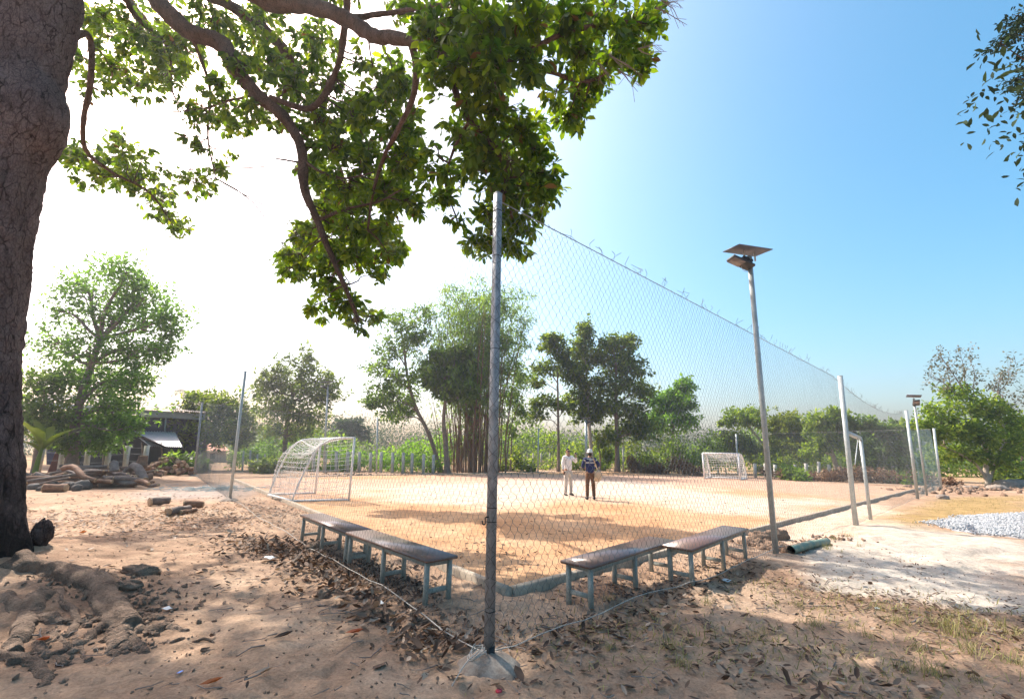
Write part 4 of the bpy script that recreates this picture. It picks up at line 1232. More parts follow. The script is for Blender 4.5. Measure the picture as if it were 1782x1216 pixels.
# leafy masses: x, y, rx, ry, distance, weight
CL = [(175, 40, 45, 50, 9.0, 1.0), (235, 55, 60, 55, 8.8, 1.4), (200, 125, 50, 40, 9.2, .9), (300, 70, 65, 55, 8.6, 1.4), (380, 40, 60, 45, 8.2, 1.2), (300, 125, 50, 30, 8.8, .7), (450, 45, 50, 45, 7.4, 1.2), (150, 110, 30, 45, 9.3, .7),
      (265, 135, 40, 30, 9.0, .6), (250, 165, 30, 18, 9.2, .3), (160, 165, 20, 14, 9.0, .2), (185, 160, 20, 12, 9.0, .2),
      (430, 115, 45, 40, 7.6, .9), (480, 110, 55, 50, 7.2, 1.3), (550, 75, 50, 45, 6.8, 1.2), (520, 150, 50, 40, 6.9, 1.1), (570, 140, 45, 40, 6.8, 1.0), (490, 195, 45, 35, 7.0, .9), (560, 215, 50, 45, 6.8, 1.2), (420, 190, 40, 30, 7.6, .8),
      (385, 150, 35, 28, 8.0, .6), (360, 200, 40, 28, 8.2, .7), (395, 215, 35, 25, 8.0, .6), (350, 250, 35, 25, 8.4, .5), (330, 180, 28, 20, 8.4, .4),
      (140, 270, 35, 30, 9.4, .8), (175, 300, 45, 32, 9.8, 1.0), (225, 300, 45, 32, 10.2, 1.0), (210, 260, 40, 25, 10.0, .7), (265, 335, 45, 28, 10.6, .9), (250, 270, 28, 20, 10, .4), (340, 320, 40, 24, 9.6, .7), (375, 300, 26, 24, 9.0, .6), (295, 370, 30, 20, 10.8, .6), (305, 400, 26, 16, 10.8, .6), (300, 300, 30, 18, 10, .4), (400, 270, 16, 14, 8.8, .15), (145, 320, 25, 14, 9.6, .4),
      (620, 200, 50, 45, 6.4, 1.1), (660, 170, 45, 45, 6.0, .9), (690, 140, 50, 45, 5.8, 1.1), (700, 215, 45, 55, 5.8, 1.2), (640, 110, 40, 30, 6.2, .5), (590, 260, 50, 40, 6.5, 1.2), (645, 270, 55, 45, 6.2, 1.3), (705, 285, 45, 45, 5.9, 1.2), (545, 300, 28, 35, 6.7, .6),
      (610, 330, 55, 40, 6.4, 1.3), (670, 335, 55, 40, 6.1, 1.2), (715, 350, 30, 28, 6.0, .7), (570, 370, 35, 35, 6.6, .7), (620, 395, 50, 30, 6.3, 1.1), (665, 400, 40, 25, 6.2, .8), (540, 415, 35, 35, 6.5, .9), (515, 450, 36, 28, 6.6, .8), (495, 475, 25, 16, 6.6, .5), (580, 450, 40, 35, 6.4, 1.0), (630, 445, 40, 22, 6.3, .7), (680, 445, 30, 22, 6.2, .6), (655, 475, 22, 12, 6.2, .3), (570, 495, 38, 28, 6.4, 1.0), (545, 535, 28, 16, 6.4, .6), (605, 525, 36, 26, 6.3, 1.0), (625, 560, 24, 18, 6.3, .7),
      (760, 55, 45, 45, 5.0, 1.2), (800, 25, 55, 45, 4.9, 1.3), (790, 105, 55, 45, 4.7, 1.4), (850, 60, 60, 50, 4.6, 1.4), (860, 125, 60, 45, 4.6, 1.4), (920, 40, 60, 50, 4.8, 1.4), (925, 115, 45, 45, 4.8, 1.2), (985, 40, 55, 50, 5.0, 1.3), (1010, 95, 40, 35, 5.2, .9), (1050, 40, 50, 45, 5.3, 1.2), (1100, 50, 50, 45, 5.6, 1.2), (1135, 30, 32, 45, 5.8, .9), (1065, 100, 50, 35, 5.6, 1.1), (1115, 110, 32, 24, 5.9, .8), (750, 130, 35, 25, 4.9, .7), (720, 20, 40, 30, 5.6, .7),
      (1005, 165, 45, 32, 5.8, 1.0), (985, 205, 38, 26, 5.8, .8), (1030, 150, 30, 28, 5.8, .7), (965, 160, 26, 24, 5.5, .4), (1010, 215, 22, 14, 6.0, .4),
      (820, 175, 40, 30, 4.9, .7), (870, 185, 50, 30, 5.0, 1.0), (850, 230, 50, 35, 5.2, 1.1), (905, 225, 50, 35, 5.2, 1.1), (800, 235, 40, 28, 5.4, .8), (935, 255, 45, 30, 5.4, 1.0), (830, 280, 50, 32, 5.3, 1.1), (890, 285, 55, 36, 5.3, 1.3), (945, 300, 40, 36, 5.4, 1.1), (785, 300, 35, 32, 5.7, .8), (770, 345, 25, 30, 5.8, .6), (795, 385, 20, 18, 5.9, .5), (870, 335, 55, 32, 5.4, 1.2), (930, 345, 50, 32, 5.4, 1.1), (960, 330, 26, 24, 5.5, .6), (855, 375, 45, 28, 5.5, 1.0), (905, 385, 45, 28, 5.5, 1.0), (845, 425, 36, 26, 5.6, .9), (890, 425, 38, 24, 5.6, .9), (740, 300, 18, 28, 5.9, .3), (750, 245, 22, 22, 5.8, .35),
      # above and beside the frame
      (330, -60, 130, 60, 8.4, 1.6), (560, -70, 140, 60, 7.0, 1.6), (800, -80, 150, 70, 5.4, 1.4), (1010, -60, 110, 55, 5.6, 1.2), (120, -120, 130, 90, 8.0, 1.4), (450, -180, 180, 90, 8.5, 1.4), (700, -220, 200, 90, 7.5, 1.2)]
CL2 = []
for (x, y, rx, ry, d, w) in CL:
    if y < -40: CL2.append((x, y, rx, ry, d * 1.25, w)); continue
    f = 1.32 if x < 740 else 1.12
    if x < 440: f = 1.12
    CL2.append((x, y, rx, ry, d * f, w, 1.0))
    if w > .55: CL2.append((x + r.normal() * 8, y + r.normal() * 6, rx * .9, ry * .9, d * (1.62 if x < 740 else 2.35) * r.uniform(.93, 1.07), w * .75, 0.0))
    if 490 < x < 690 and 290 < y < 480: CL2.append((x + r.normal() * 8, y + r.normal() * 6, rx * .9, ry * .85, 17.5 * r.uniform(.96, 1.04), w * 3.0, 0.0))
CL = [(c + (1.0,))[:7] for c in CL2]
lv_pos = []; lv_dir = []; lv_s = []; lv_var = []; lv_n = []
tw = MB(); tips = 0
for (x, y, rx, ry, d, w, front) in CL:
    c = P(x, y, d); m = d / F_PX
    k = int(w * 15 * (rx * ry / 1900.0) ** .5 * (1.1 if d < 6.5 else 1.3) * (1.0 if front > .5 else (d / 7.5) ** 1.1)) + 2
    if y < -40: k = int(k * .9)
    R = np.array([rx * m, max(rx, ry) * m * .95, ry * m])
    k = int(k * (1.12 if front > .5 else .85)); cc = blob_clumps(c, R * .97, k, r, .05)
    near = ALLP[np.argmin(np.linalg.norm(ALLP - c, axis=1))]
    hub = near + (c - near) * .8
    if np.linalg.norm(near - hub) < 2.2:
        V, Qq, _ = tube(curve_to(near, hub, r, .04, 6), np.linspace(.016, .008, 6), 5, False)
        tw.add(V - TB, Qq)
    for tip in cc:
        if r.uniform() < .75 and np.linalg.norm(tip - hub) < 1.3:
            V, Qq, _ = tube(curve_to(hub + (tip - hub) * .02, tip, r, .05, 4), np.linspace(.007, .0035, 4), 4, False)
            tw.add(V - TB, Qq)
        axis_d = norm((tip - hub) + np.array([0, 0, -.25]) * np.linalg.norm(tip - hub) + r.normal(size=3) * .25)
        nl = r.integers(8, 15)
        e1 = norm(np.cross(axis_d, [0.3, .2, 1.0])); e2 = np.cross(axis_d, e1)
        cv = r.uniform(-.2, .2)
        for j in range(nl):
            a = j * 2.4 + r.normal() * .3; el = r.uniform(.15, 1.0)
            dd = norm(axis_d * el + (e1 * math.cos(a) + e2 * math.sin(a)) + np.array([0, 0, -.55]))
            lv_pos.append(tip - axis_d * r.uniform(0, .12) + dd * .02); lv_dir.append(dd)
            lv_s.append(r.uniform(.07, .185) * (1.0 if d < 7 else 1.12) * (1.0 if front > .5 else (1.25 if d < 15 else 1.6))); lv_var.append(np.clip(.45 + cv + r.normal() * .18, 0, 1)); lv_n.append(np.cross(dd, np.cross(np.array([0, 0, 1.0]) + r.normal(size=3) * .45, dd)))
tw.build('twigs', M['limb'], hero)['kind'] = 'stuff'
lv_pos = np.array(lv_pos); lv_dir = np.array(lv_dir); lv_s = np.array(lv_s); lv_var = np.array(lv_var); lv_n = np.array(lv_n)
LR = basis(lv_dir, lv_n)
v = lv_pos - CAM; zf = v @ FW; sx = IW / 2 + F_PX * (v @ RT) / zf; sy = IH / 2 - F_PX * (v @ UP) / zf
size_px = lv_s / zf * np.linalg.norm(np.cross(lv_dir, v / np.linalg.norm(v, axis=1)[:, None]), axis=1)
okv = (sx > 5) & (sx < IW - 5) & (sy > 5) & (sy < 600) & (zf > .5)
order = np.argsort(-np.where(okv, size_px, 0))
big_i = order[:300]; rest = np.ones(len(lv_pos), bool); rest[big_i] = False
brown = r.uniform(size=len(lv_pos)) < .018
lm = []
for vv in (.15, .4, .6, .85):
    me = MB().add(LEAF_V * [1, 1.0, 1], LEAF_Q, LEAF_T, vv).mesh('leaf'); me.materials.append(M['hero_leaf']); lm.append(me)
mbrown = MB().add(LEAF_V, LEAF_Q, LEAF_T, .5).mesh('leaf'); mbrown.materials.append(M['hero_brown'])
for i in big_i:
    o = bpy.data.objects.new('leaf', mbrown if brown[i] else lm[min(3, int(lv_var[i] * 4))])
    COL.objects.link(o); o.parent = hero
    mt = Matrix(LR[i].tolist()).to_4x4() @ Matrix.Scale(float(lv_s[i]), 4); mt.translation = Vector((lv_pos[i] - TB).tolist())
    o.matrix_local = mt
mbl = MB()
g = rest & ~brown; scatter(mbl, LEAF_V * [1, 1.05, 1], LEAF_Q, LEAF_T, lv_pos[g] - TB, LR[g], lv_s[g], lv_var[g])
g = rest & brown; scatter(mbl, LEAF_V, LEAF_Q, LEAF_T, lv_pos[g] - TB, LR[g], lv_s[g], lv_var[g], 1)
mbl.build('crown', [M['hero_leaf'], M['hero_brown']], hero)['kind'] = 'stuff'
# bare twigs at the right rim of the crown
bt = MB()
for (x0, y0, pts) in [(1140, 15, [(1165, 25), (1180, 5), (1196, 44)]), (1150, 0, [(1170, 12), (1178, 30), (1188, 15)]), (1060, 95, [(1085, 130), (1100, 120), (1118, 132)]), (1075, 120, [(1105, 135), (1110, 160), (1118, 150)]), (1110, 85, [(1140, 75), (1160, 90), (1152, 80)]), (1040, 110, [(1058, 130), (1066, 155), (1052, 150)])]:
    a = P(x0, y0, 5.7)
    for q in pts:
        s = curve_to(a, P(q[0], q[1], 5.8 + r.uniform(-.2, .2)), r, .05, 6)
        V, Qq, _ = tube(s, np.linspace(.009, .003, 6), 4, False); bt.add(V - TB, Qq)
        for j in (2, 3, 4):
            e = s[j] + r.normal(size=3) * .07 + norm(s[-1] - a) * .08
            V, Qq = segs([s[j] - TB], [e - TB], .003, 3); bt.add(V, Qq)
bt.build('bare_twigs', M['twig'], hero)['kind'] = 'stuff'

# a second tree to the right, of which only branch tips reach into the picture
r = np.random.default_rng(120)
t2 = np.array([12.5, 7.0, 0]); t2[2] = hz(t2) - .05
tr2 = empty('broadleaf_tree', t2, 'tree beyond the right edge whose dark leafy tips hang into the top corner', 'tree')
tp2 = spline([np.array([0, 0, -.2]), np.array([.1, 0, 2.5]), np.array([0, .1, 5.0]), np.array([-.2, .1, 7.5])], 20)
V, Qq, Tt = tube(tp2, np.linspace(.32, .14, 20), 14, True, .2, 3, 4); MB().add(V, Qq, Tt).build('trunk', M['limb'], tr2, True)
mc = MB()
for (x, y, d, w) in [(1765, 60, 9.5, 1.0), (1740, 75, 9.5, .5), (1775, 30, 9.5, .7), (1775, 140, 9.5, .9), (1795, 90, 9.5, 1.2), (1830, 20, 9.6, 1.5), (1850, 110, 9.6, 1.3), (1790, 165, 9.5, .6)]:
    c = P(x, y, d) - t2
    V, Qq, Tt = tube(curve_to(tp2[15], c, r, .05, 10), np.linspace(.06, .008, 10), 6, True); MB().add(V, Qq, Tt).build('branch', M['limb'], tr2, True)
    for q in blob_clumps(c, (.21, .4, .17), 7, r):
        V, Qq, _ = tube(curve_to(c, q, r, .05, 5), np.linspace(.008, .004, 5), 4, False); MB().add(V, Qq).build('twig', M['limb'], tr2)
    leaf_cloud(mc, blob_clumps(c, (.21, .4, .17), int(22 * w) + 4, r), .09, 11, .10, r, T=LEAF_V * [1, .8, 1], Q=LEAF_Q, TR=LEAF_T, droop=.2, bias=-.15)
leaf_cloud(mc, blob_clumps((0, 0, 9), (3.0, 3.0, 2.2), 160, r) , .55, 16, .2, r, T=LEAF_V, Q=LEAF_Q, TR=LEAF_T)
mc.build('crown', M['canopy_dark'], tr2)['kind'] = 'stuff'

# ------------------------------------------------------------------ posts and nets of the field
def post(label, base_px, top_px, w, m='steel', footing=.0, extra=None, bury=.1, name='fence_post', group=None, rz=.72):
    b = GZ(*base_px); t = V_at(b, *top_px)
    root = empty(name, b, label, 'post', group)
    up = (math.cos(rz), math.sin(rz), 0)
    V, Qq, _ = beam(np.array([0, 0, -bury]), t - b, w, w, up, w * .12)
    MB().add(V, Qq).build('shaft', M[m], root)
    V, Qq, _ = beam((t - b) * .9995, (t - b) * 1.0012, w * 1.04, w * 1.04, up, w * .1)
    MB().add(V, Qq).build('cap', M[m], root)
    if footing:
        k = 28; rings = []
        for (rr, zz) in ((1.5, -.05), (1.2, .015), (.9, .05), (.5, .085), (.15, .10)):
            a = np.arange(k) * 2 * math.pi / k
            q = footing * rr * (1 + .28 * (fbm(np.cos(a) * 1.5 + 5, np.sin(a) * 1.5, 12) - .5) * 2)
            rings.append(np.stack([np.cos(a) * q, np.sin(a) * q, zz + (vnoise(np.cos(a) * 3 * rr + 9, np.sin(a) * 3 * rr, 14) - .5) * .035 + 0 * a], -1))
        Vf = np.vstack(rings + [[[0, 0, .10]]])
        Qf = [[i * k + j, i * k + (j + 1) % k, (i + 1) * k + (j + 1) % k, (i + 1) * k + j] for i in range(4) for j in range(k)]
        Tf = [[4 * k + j, 4 * k + (j + 1) % k, 5 * k] for j in range(k)]
        MB().add(Vf, Qf, Tf).build('footing', M['concrete'], root, True)
    return root, b, t


pm, bm, tm = post('tall square steel corner post rising from a lump of concrete, nearest to the camera', (851, 1150), (866.5, 338), .066, footing=.19)
tilt = (tm - bm)
for f, hh, nm in ((.02, .12, 'tape_band'), (.095, .006, 'wire_tie'), (.26, .006, 'wire_tie'), (.287, .006, 'wire_tie'), (.62, .005, 'wire_tie'), (.955, .008, 'wire_tie'), (.84, .006, 'wire_tie')):
    V, Qq, _ = beam(tilt * f - [0, 0, hh / 2], tilt * f + [0, 0, hh / 2], .069, .069, (math.cos(.72), math.sin(.72), 0), .008)
    MB().add(V, Qq).build(nm, M['black'], pm)
hk = tilt * .262 + np.array([-.045, -.02, 0])
V, Qq, Tt = tube(spline([hk + [.02, 0, .03], hk + [-.005, 0, .025], hk + [-.005, 0, -.02], hk + [-.025, 0, -.025], hk + [-.03, 0, 0]], 14), .006, 6)
MB().add(V, Qq, Tt).build('hook', M['black'], pm, True)
zz_ = MB(); nz = 74; zt_ = np.linspace(.03, .985, nz)
fx_ = np.array([math.cos(.72), math.sin(.72), 0]); fy_ = np.array([-math.sin(.72), math.cos(.72), 0])
for face, sgn in ((fx_, fy_), (-fy_, fx_)):
    face = -face if face[1] > 0 else face
    q = np.array([tilt * t_ + face * .0355 + sgn * (.034 if i_ % 2 else -.034) * (.75 + .25 * math.sin(i_ * 2.3)) + [0, 0, .02 * math.sin(i_ * 1.7)] for i_, t_ in enumerate(zt_)])
    a_, b_ = polyline(q); V, Qq = segs(a_, b_, .0015); zz_.add(V, Qq)
zz_.build('wire_wrap', M['black'], pm)['kind'] = 'stuff'
rp = MB()
for k in range(3):
    a = np.linspace(0, 7, 30)
    V, Qq, _ = tube(np.stack([-.09 + .07 * np.cos(a + k) * (1 - k * .2), -.06 + .05 * np.sin(a + k), .10 + .03 * np.sin(a * 1.3 + k) + .015 * k], -1), .0035, 5, False); rp.add(V, Qq)
e = GZ(786, 1192) - bm
V, Qq, _ = tube(spline([np.array([-.08, -.06, .12]), (e + np.array([-.08, -.06, .12])) / 2 + [0, 0, .04], e + [0, 0, .02]], 14), .0045, 5, False); rp.add(V, Qq)
rp.build('loose_rope', M['rope'], pm, True)

pl, bl, tl = post('slim pale post at the left side of the field, nearer of the two left posts', (400, 870), (427, 646), .075, 'steel_pale', footing=.2)
pc, bc, tc = post('leaning blue grey post at the far left corner of the net beside the woodpile', (338, 828), (352, 700), .10, 'steel', footing=.2)
p6, b6, t6 = post('thin grey post behind the left goal at the rear edge of the field', (655, 824), (657, 725), .09, 'steel_pale')
p7, b7, t7 = post('thin rear post between the corner post and the white shirted man', (936, 823), (937, 744), .09, 'steel_pale')
p8, b8, t8 = post('white rear post at the foot of the reddish trunk', (1085, 821), (1084, 757), .13, 'white')
d9 = ray(1286, 826); b9 = CAM + d9 * (40 / d9[1]); b9[2] = 0
p9, b9, t9 = post('slim grey post rising behind the far goal', (1284, 826), (1281, 755), .12, 'steel_pale')
pr, br, tr_ = post('tall pale square post on the right side, carrying the net beside the gate', (1489, 915), (1462, 654), .095, 'steel_pale')
V, Qq, _ = beam(np.array([.13, .1, -.1]), np.array([.12, .1, 2.1]), .045, .045, (.7, .7, 0), .005)
MB().add(V, Qq).build('gate_jamb', M['steel_pale'], pr)
pg, bg_, tg = post('thinner gate post with a short top bar just right of the tall pale post', (1515, 903), (1497, 760), .075, 'steel_pale', name='gate_post')
a = tg - bg_; c = V_at(br, 1474, 753) + np.array([.1, .1, 0]) - bg_
V, Qq, _ = beam(a + [0, 0, -.04], c, .07, .09); MB().add(V, Qq).build('top_bar', M['steel_pale'], pg)
V, Qq, _ = beam(a + (c - a) * .25 + [0, 0, -.08], a + (c - a) * .8 + [0, 0, -.75], .018, .018); MB().add(V, Qq).build('brace', M['steel_pale'], pg)
p3, b3, t3 = post('pale green post on the right side between the gate and the far lamp', (1597, 868), (1577, 714), .10, 'steel_pale')
p5, b5, t5 = post('short pale post at the far right corner of the net', (1638, 851), (1625, 745), .11, 'steel_pale')


def net(label, A, B, hA, hB, cw, ch, rad, m, name='net', sag=.0, low=.04, seed=0, spikes=False, knots=True, top_rope=True, bottom_rope=True, bulge=.06, cut=None, wires=(0, 0, 0)):
    """knotted wire netting hung between two posts: long hexagons with a twisted knot at each joint"""
    r = np.random.default_rng(seed)
    A = np.array(A, float); B = np.array(B, float)
    L = np.linalg.norm((B - A)[:2]); d = (B - A) / L; nrm = np.array([-d[1], d[0], 0]); nrm /= np.linalg.norm(nrm)
    root = empty(name, A * [1, 1, 0], label, 'net')
    nc = int(L / cw); nr = int(max(hA, hB) / (ch / 2))
    ii, jj = np.meshgrid(np.arange(nc + 1), np.arange(nr + 1))
    u = (ii + .5 * (jj % 2)) / nc
    u = np.clip(u, 0, 1)
    topz = hA + (hB - hA) * u - sag * 4 * u * (1 - u)
    w_ = jj / nr
    zz = low + (topz - low) * w_
    s = u * L + (fbm(u * L * .8, zz * .8, seed + 1) - .5) * .16 + r.normal(size=u.shape) * .006
    s = np.where((ii == 0) & (jj % 2 == 0), 0, s)
    zz = zz + (fbm(u * L * .7, zz * .9, seed + 2) - .5) * .14 * np.sin(w_ * math.pi) + r.normal(size=u.shape) * .006
    off = (fbm(u * L * .5, zz * .6, seed + 3) - .5) * 2 * bulge * np.sin(w_ * math.pi)
    Pn = A * [1, 1, 0] + s[..., None] * (d * [1, 1, 0])[None, None] + np.stack([off * nrm[0], off * nrm[1], zz + u * (B[2] * 0)], -1)
    kn = np.array([0, 0, ch * .08])
    hi = Pn + kn; lo = Pn - kn
    Aa = []; Bb = []
    for j in range(nr):
        even = j % 2 == 0
        a0 = hi[j]; b0 = lo[j + 1]
        if even:
            Aa += [a0[:-1], a0[1:]]; Bb += [b0[:-1], b0[:-1]]
        else:
            Aa += [a0[:-1], a0[:-1]]; Bb += [b0[:-1], b0[1:]]
    Aa = np.vstack(Aa); Bb = np.vstack(Bb)
    if cut is not None:
        g = cut(Aa, r); Aa = Aa[g]; Bb = Bb[g]
    off0 = A * [1, 1, 0]
    mb = MB()
    V, Qq = segs(Aa - off0, Bb - off0, rad); mb.add(V, Qq)
    if knots:
        V, Qq = segs(lo.reshape(-1, 3) - off0, hi.reshape(-1, 3) - off0, rad * 1.9); mb.add(V, Qq)
    mb.build('mesh', M[m], root)['kind'] = 'stuff'
    uu = np.linspace(0, 1, 40)
    if top_rope:
        tz = hA + (hB - hA) * uu - sag * 4 * uu * (1 - uu)
        q = A * [1, 1, 0] + (d * [1, 1, 0]) * (uu * L)[:, None] + np.stack([0 * uu, 0 * uu, tz], -1)
        V, Qq, _ = tube(q - off0, .005, 6, False); MB().add(V, Qq).build('top_wire', M['steel'], root, True)
    if bottom_rope:
        q = A * [1, 1, 0] + (d * [1, 1, 0]) * (uu * L)[:, None]
        q[:, 2] = height(q[:, 0], q[:, 1]) + .03 + .05 * np.abs(np.sin(uu * 9)) ; q[0, 2] += .06
        q += nrm * ((fbm(uu * 5, uu * 0 + seed, 4) - .5) * .12)[:, None]
        V, Qq, _ = tube(q - off0, .0045, 6, False); MB().add(V, Qq).build('bottom_rope', M['rope'], root, True)
    if spikes:
        sp_ = MB(); k = int(L / .16)
        us = np.clip(np.sort(r.uniform(0.02, 1, k)), 0, 1)
        tz = hA + (hB - hA) * us - sag * 4 * us * (1 - us)
        q = (d * [1, 1, 0]) * (us * L)[:, None] + np.stack([0 * us, 0 * us, tz], -1)
        mid = q + np.stack([r.normal(size=k) * .04, r.normal(size=k) * .04, r.uniform(.03, .08, k)], -1)
        e1 = mid + np.stack([r.normal(size=k) * .05, r.normal(size=k) * .05, r.uniform(.03, .09, k)], -1)
        V, Qq = segs(q, mid, rad * 1.6); sp_.add(V, Qq); V, Qq = segs(mid, e1, rad * 2.2); sp_.add(V, Qq)
        sp_.build('loose_wire_ends', M[m], root)['kind'] = 'stuff'
    return root


hN = tm[2] - .08
net('tall wire net on the right side from the corner post to the tall pale post', bm, br, hN, tr_[2] - .03, .092, .125, .0015, 'net', seed=1, spikes=True)
net('wire net on the left side from the corner post to the slim pale post', bm, bl, hN - .05, tl[2] - .05, .092, .125, .0011, 'net', seed=2, sag=.25, top_rope=False)
net('sagging wire net between the tall pale post and the pale green post', br, b3, tr_[2] - .05, t3[2] - .1, .11, .15, .0013, 'net', seed=3, sag=.35, spikes=True)
net('pale net panel between the pale green post and the far right corner post', b3, b5, t3[2] - .9, t5[2] - .05, .12, .16, .0016, 'net_blue', seed=4, bottom_rope=False)
net('left net panel running back to the leaning corner post', bl, bc, tl[2] - .6, tc[2] - .05, .12, .16, .002, 'net', seed=5, sag=.3, cut=lambda a, r: a[:, 2] < 1.3 + 0 * a[:, 0])
net('dark blue green net panel at the far left corner by the woodpile', bc, b6, tc[2] - .03, t6[2] - .3, .15, .2, .004, 'net_blue', seed=6, sag=.1, low=.6, bottom_rope=False, cut=lambda a, r: (np.hypot(a[:, 0] - bc[0], a[:, 1] - bc[1]) < 4.2) | (r.uniform(size=len(a)) < .0))
net('rear net seen as a single thin top wire in front of the dark thicket', b8, b9, t8[2] - .03, t9[2] - .05, .3, .4, .003, 'net', seed=7, bottom_rope=False, knots=False)
net('rear net wire running in front of the trees behind the right side', b9, b5, t9[2] - .05, t5[2] - .05, .25, .35, .003, 'net_blue', seed=8, bottom_rope=False, knots=False)
# net bunched on the ground at the left posts
mb = MB(); r = np.random.default_rng(9)
g0 = GZ(368, 852)
for k in range(60):
    p = np.array([r.normal() * .9, r.normal() * .7, .02]); q = [p]
    for j in range(8):
        q.append(q[-1] + np.array([r.normal() * .18, r.normal() * .14, 0])); q[-1][2] = r.uniform(.01, .09)
    a_, b_ = polyline(q); V, Qq = segs(a_, b_, .006); mb.add(V, Qq)
o = mb.build('fallen_net', M['net_blue'], None, False, tuple(g0)); tag(o, 'pale blue net bunched loosely on the ground left of the slim pale post', 'net')


# ------------------------------------------------------------------ solar lamps
def lamp(label, base_px, top_px, dep=None, s=1.0, rz=0.0, w=.075, panel=(1.0, .68), simple=False):
    b = GZ(*base_px)
    if dep:
        d = ray(*base_px); b = CAM + d * (dep / d[1]); b[2] = 0
    t = V_at(b, *top_px) - b
    root = empty('solar_lamp', b, label, 'street lamp', 'solar lamps on steel poles', 0)
    V, Qq, _ = beam(np.array([0, 0, -.15]), t, w, w, (.72, .69, 0), .008); MB().add(V, Qq).build('pole', M['steel_mid'], root)
    c, sn = math.cos(rz), math.sin(rz); Rz = np.array([[c, -sn, 0], [sn, c, 0], [0, 0, 1]])

    def loc(p): return t + Rz @ (np.array(p) * s)

    def bar(name, a, e, ww, dd, m, upv=(0, 0, 1), ch=.0):
        V, Qq, _ = beam(loc(a), loc(e), ww * s, dd * s, Rz @ np.array(upv), ch * s)
        return MB().add(V, Qq).build(name, M[m], root)
    # panel: frame + cells, tilted, carried on two straps over the pole head
    tl_ = .10
    px_, py_ = panel
    ca, sa = math.cos(tl_), math.sin(tl_)
    U_ = np.array([1, 0, 0]); W_ = np.array([0, ca, sa]); Nn = np.cross(U_, W_)
    pc_ = np.array([-.06, -.02, .15])
    pan = bar('solar_panel', pc_ - U_ * px_ / 2, pc_ + U_ * px_ / 2, py_, .02, 'panel_back', Nn)
    V, Qq, _ = beam(loc(pc_ - U_ * (px_ / 2 - .03) + Nn * .012), loc(pc_ + U_ * (px_ / 2 - .03) + Nn * .012), (py_ - .06) * s, .004 * s, Rz @ Nn)
    MB().add(V, Qq).build('cells', M['panel_face'], pan)
    bar('strap', (-.18, -.02, .13), (-.16, .0, -.05), .05, .012, 'steel_pale', (0, 1, 0))
    bar('strap', (.16, -.02, .13), (.18, .0, -.12), .05, .012, 'steel_pale', (0, 1, 0))
    bar('bracket', (-.20, 0, -.06), (.06, 0, -.13), .09, .09, 'lamp_dark', (0, 0, 1), .01)
    # floodlight: dark finned body on a bent arm
    bar('lamp_arm', (-.20, 0, -.08), (-.30, -.02, -.09), .02, .04, 'steel_pale'); bar('lamp_arm', (-.30, -.02, -.09), (-.52, -.04, -.24), .02, .04, 'steel_pale')
    bar('lamp_arm', (-.02, -.02, -.30), (.02, 0, -.24), .02, .04, 'lamp_dark')
    a0, a1 = np.array([-.66, -.06, -.16]), np.array([-.04, -.06, -.35])
    dn = norm(np.cross(a1 - a0, [0, 1, -.12]))
    hd = bar('lamp_head', a0, a1, .30, .075, 'lamp_dark', dn, .015)
    fins = MB()
    for k in range(7):
        p = a0 + (a1 - a0) * (.45 + .075 * k)
        V, Qq, _ = beam(loc(p - np.array([0, .15, -.075]) + dn * .05), loc(p + np.array([0, .15, -.075]) + dn * .05), .012 * s, .05 * s, Rz @ dn); fins.add(V, Qq)
    fins.build('fins', M['lamp_dark'], hd)
    V, Qq, _ = beam(loc(a0 + (a1 - a0) * .02 - dn * .04), loc(a0 + (a1 - a0) * .55 - dn * .04), .28 * s, .014 * s, Rz @ dn); MB().add(V, Qq).build('lamp_glass', M['lamp_glass'], hd)
    if not simple:
        for q in ([(-.30, 0, -.30), (-.28, -.02, -.42), (-.18, -.03, -.47), (-.06, -.02, -.42), (-.03, 0, -.33)], [(-.24, .02, -.10), (-.30, 0, -.2), (-.2, -.02, -.28), (-.12, 0, -.2), (-.16, 0, -.12), (-.22, .0, -.15), (-.12, 0, -.27)]):
            V, Qq, Tt = tube(spline([loc(x) for x in q], 24), .007 * s, 6); MB().add(V, Qq, Tt).build('cable', M['steel_pale'], root, True)
    return root


lamp('tall solar lamp pole beside the right benches, nearest of the lamps', (1350, 966), (1304, 446), s=.70, rz=.25, panel=(1.05, .62))
lamp('solar lamp far on the right side of the field before the big right tree', (1613, 862), (1590, 694), s=.85, rz=.9, panel=(1.2, .62), simple=True)
lamp('solar lamp behind the left goal in front of the dark open tree', (563, 822), (571, 668), dep=33, s=1.0, rz=-.6, w=.1, panel=(1.3, .8), simple=True)
lamp('solar lamp with a dark head at the rear edge right above the helmeted person', (1021, 822), (1019, 730), dep=37, s=.85, rz=2.6, w=.16, panel=(.9, .5), simple=True)


